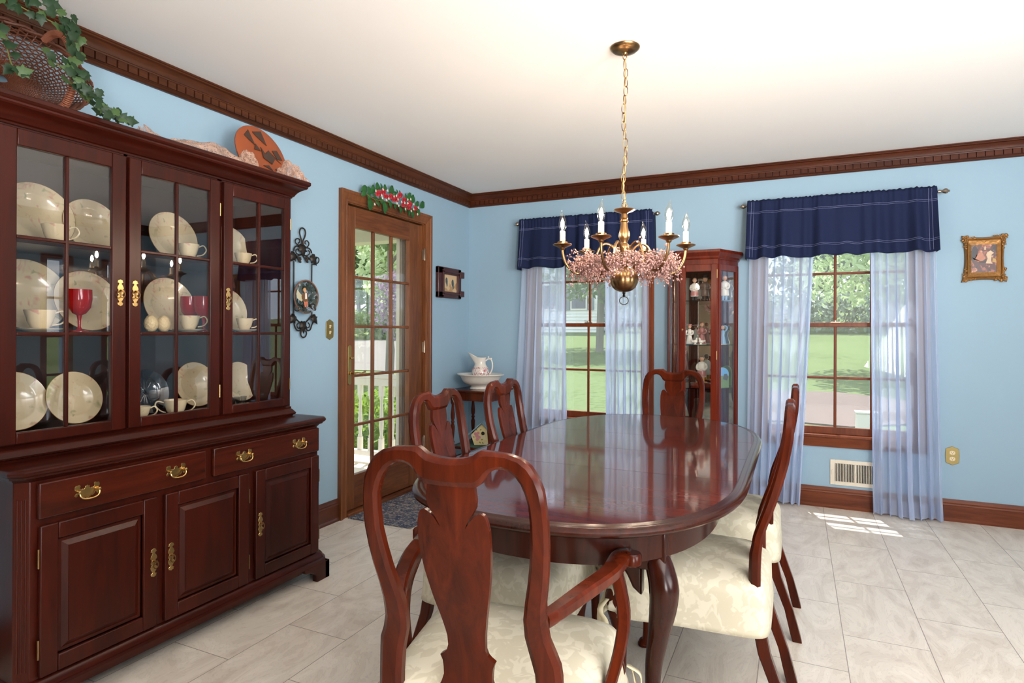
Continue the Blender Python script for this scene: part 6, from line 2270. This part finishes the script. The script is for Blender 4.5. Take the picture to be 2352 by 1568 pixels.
for (x, y, r_) in ((790, 310, .030), (930, 270, .028), (1010, 400, .022), (1160, 400, .026), (1340, 470, .030), (1440, 360, .026), (1560, 500, .024), (1540, 650, .026), (1720, 640, .034), (1890, 760, .022), (1250, 500, .020), (1700, 740, .022)):
    c = fp(x, y, -2.606)
    m = MB()
    for k in range(13):
        a = k * 2.4
        rr = r_ * (.25 + .75 * (k / 12)) * .62
        pc2 = c + Vector((.012 * (1 - k / 12), cos(a) * rr, sin(a) * rr))
        nn = Vector((.9 - .3 * k / 12, cos(a) * .6, sin(a) * .6)).normalized()
        u = nn.orthogonal().normalized(); w2 = nn.cross(u)
        s_ = r_ * (.32 + .22 * k / 12)
        rim = [pc2 + (u * cos(2 * pi * q / 9) + w2 * sin(2 * pi * q / 9)) * s_ * (1 + .12 * sin(3 * q)) + nn * .003 * sin(2 * q) for q in range(9)]
        m.add([pc2 - nn * .003] + rim, [(0, q + 1, (q + 1) % 9 + 1) for q in range(9)])
    m.build('rose', M['redpetal'], FS, sharp=70)
m = MB()
for (x, y) in ((695, 235), (910, 190), (1050, 230), (870, 375), (890, 455), (1010, 510), (1080, 470), (1240, 400), (1310, 385), (1360, 490), (1465, 570), (1330, 610), (1380, 685), (1560, 600), (1650, 610), (1650, 500), (1740, 490), (1585, 785), (1755, 840), (1830, 790), (1945, 940), (1970, 740), (1830, 640), (660, 640)):
    c = fp(x, y, -2.585)
    for k in range(5):
        a = k * 1.2566 + x
        u = Vector((.15, cos(a), sin(a))); w2 = Vector((0, -sin(a), cos(a)))
        m.add([c, c + u * .006 + w2 * .0028, c + u * .0115, c + u * .006 - w2 * .0028], [(0, 1, 2, 3)])
m.build('white_blossoms', M['whitepetal'], FS, smooth=False, solid=.0006)
m = MB().tube(smoothpath([fp(380, 300, -2.62), fp(640, 480, -2.615), fp(1000, 560, -2.62), fp(1500, 700, -2.62), fp(1980, 820, -2.62)], 6), .003, 6)
m.tube(smoothpath([fp(640, 480, -2.61), fp(760, 640, -2.61)], 3), .002, 5)
m.build('stem', M['stem'], FS)

# ================================================================ BACK WALL: gilt picture, outlet, vent
GF = thing('gilt_picture', 'brown genre painting in a small ornate gilt frame with concave sides on the back wall', 'picture', (1.088, YW, 1.70))
gx, gz_ = 1.088, 1.700
W2_, H2_ = .118, .152


def gl(u, v, d):
    return (gx + u, YW - d, gz_ + v)


def concave(hw_, hh_, dip, n=14):
    p = []
    for (ax_, ay_), (bx2, by2), nx, ny in (((-hw_, -hh_), (hw_, -hh_), 0, 1), ((hw_, -hh_), (hw_, hh_), -1, 0), ((hw_, hh_), (-hw_, hh_), 0, -1), ((-hw_, hh_), (-hw_, -hh_), 1, 0)):
        for k in range(n):
            f = k / n
            b_ = dip * sin(pi * f) ** .8
            p.append((lerp(ax_, bx2, f) + nx * b_, lerp(ay_, by2, f) + ny * b_))
    return p


o1 = concave(W2_, H2_, .017)
o2 = concave(.088, .118, .0)
rings = []
for poly, d in ((o1, .0), (o1, .012), (concave(W2_ - .006, H2_ - .006, .016), .022), (concave(W2_ - .018, H2_ - .018, .008), .020), (o2, .012), (concave(.086, .116, 0), .016), (concave(.080, .110, 0), .014), (concave(.066, .088, 0), .009), (concave(.066, .088, 0), .004)):
    rings.append([gl(u, v, d) for u, v in poly])
MB().rings(rings, cap=False).build('gilt_frame', M['gold'], GF, sharp=30)
m = MB()
rnd = random.Random(4)
for sx_ in (-1, 1):
    for sz_ in (-1, 1):
        for k in range(26):
            if k < 12:
                u, v = rnd.uniform(.088, .114), rnd.uniform(.118, .148)
            elif k < 19:
                u, v = rnd.uniform(.094, .110), rnd.uniform(.06, .12)
            else:
                u, v = rnd.uniform(.045, .09), rnd.uniform(.126, .142)
            c = gl(sx_ * u, sz_ * v, .020)
            m.ico(c, rnd.uniform(.003, .0065), rnd.uniform(.8, 1.6), .6, rnd.uniform(.8, 1.5), 2)
        for q in range(3):
            c0 = (sx_ * (.100 - .004 * q), sz_ * (.132 - .012 * q))
            m.tube([gl(c0[0] + .008 * cos(a) * (1 - i / 30), c0[1] + .008 * sin(a) * (1 - i / 30), .024) for i, a in enumerate([i * .5 for i in range(22)])], .0018, 5)
m.build('corner_ornament', M['gold'], GF, sharp=180)
MB().prism([(-.067, -.089), (.067, -.089), (.067, .089), (-.067, .089)], gl, .003, .006).build('canvas', M['painting'], GF, smooth=False)


def paint(poly, col, nm, d=.0066):
    MB().prism(poly, gl, .0058, d).build(nm, simple('paint_' + nm, col, .4, noise_amt=.25, nscale=70), GF, smooth=False)


paint([(-.066, .05), (-.05, .085), (-.03, .06), (-.034, .02), (-.05, -.01), (-.066, .0)], C(34, 22, 30), 'dark_alcove')
paint([(.06, .088), (.066, .088), (.066, .04), (.045, .06)], C(40, 24, 28), 'dark_shadow')
paint([(-.035, .03), (-.01, .044), (.0, .02), (.01, .0), (-.01, -.02), (-.03, -.02), (-.045, .0), (-.062, .01), (-.05, -.005)], C(176, 110, 80), 'seated_figure')
paint([(.018, .04), (.035, .05), (.052, .034), (.04, .022), (.038, -.02), (.045, -.035), (.01, -.032), (.02, .0), (.012, .022)], C(200, 172, 140), 'standing_figure', .0069)
paint([(.0, .055), (.012, .055), (.012, .075), (.004, .08)], C(190, 160, 130), 'background_figure')
paint([(-.025, -.018), (.012, -.012), (.006, -.028), (-.02, -.026)], C(30, 22, 24), 'dark_basin', .0073)
paint([(.045, .0), (.062, -.004), (.062, -.026), (.045, -.024)], C(180, 140, 60), 'yellow_cloth')

OT = thing('wall_outlet', 'dull brass duplex outlet plate on the back wall right of the curtains', 'outlet', (.927, YW, .424))
fo = lambda u, v, d: (.927 + u, YW - d, .424 + v)
MB().prism(plate_outline(.072, .124), fo, 0, .005).build('outlet_plate', M['dullbrass'], OT, bevel=.002)
for sg in (-1, 1):
    c_ = sg * .0195
    r_ = MB().prism([(.0165 * max(-.92, min(.92, cos(2 * pi * k / 24) * 1.05)), c_ + .0135 * sin(2 * pi * k / 24)) for k in range(24)], fo, .005, .0065).build('receptacle', M['ivory'], OT, smooth=False)
    s_ = MB().prism([(-.0075, c_), (-.0055, c_), (-.0055, c_ + .008), (-.0075, c_ + .008)], fo, .0065, .0069).prism([(.0055, c_), (.0075, c_), (.0075, c_ + .007), (.0055, c_ + .007)], fo, .0065, .0069)
    s_.prism([(.0025 * cos(2 * pi * k / 10), c_ - .0065 + .0025 * sin(2 * pi * k / 10)) for k in range(10)], fo, .0065, .0069)
    s_.build('slots', M['black'], r_, smooth=False)

VT = thing('wall_vent', 'cream metal wall register with vertical louvres below the right window', 'vent', (.375, YW, .162))
vx0, vx1, vz0, vz1 = .222, .530, .162, .338
m = MB().box(vx0, YW - .008, vz0, vx0 + .03, YW, vz1).box(vx1 - .03, YW - .008, vz0, vx1, YW, vz1).box(vx0 + .03, YW - .008, vz1 - .026, vx1 - .03, YW, vz1).box(vx0 + .03, YW - .008, vz0, vx1 - .03, YW, vz0 + .026).box(.370, YW - .008, vz0 + .026, .382, YW, vz1 - .026)
m.build('frame', M['vent'], VT, bevel=.002)
MB().box(vx0 + .03, YW - .003, vz0 + .026, vx1 - .03, YW - .0005, vz1 - .026).build('duct_opening', M['black'], VT, smooth=False)
m = MB()
for a, b in ((vx0 + .034, .368), (.384, vx1 - .034)):
    k = a
    while k < b:
        m.box(k, YW - .0075, vz0 + .026, k + .0035, YW - .003, vz1 - .026)
        k += .0095
m.build('louvres', M['vent'], VT, smooth=False)
MB().box(vx0 + .010, YW - .016, .235, vx0 + .016, YW - .008, .265).build('lever', M['vent'], VT)

# ================================================================ RUG
RG = thing('rug', 'small blue grey patterned rug on the floor inside the glazed door', 'rug', (-2.39, 3.50, 0))
MB().box(-2.635, 3.13, .0005, -2.15, 3.90, .006).build('rug_field', M['rug'], RG, smooth=False)
MB().box(-2.630, 3.135, .006, -2.585, 3.895, .0068).box(-2.20, 3.135, .006, -2.155, 3.895, .0068).box(-2.585, 3.135, .006, -2.20, 3.18, .0068).box(-2.585, 3.85, .006, -2.20, 3.895, .0068).build('rug_border', M['rugborder'], RG, smooth=False)
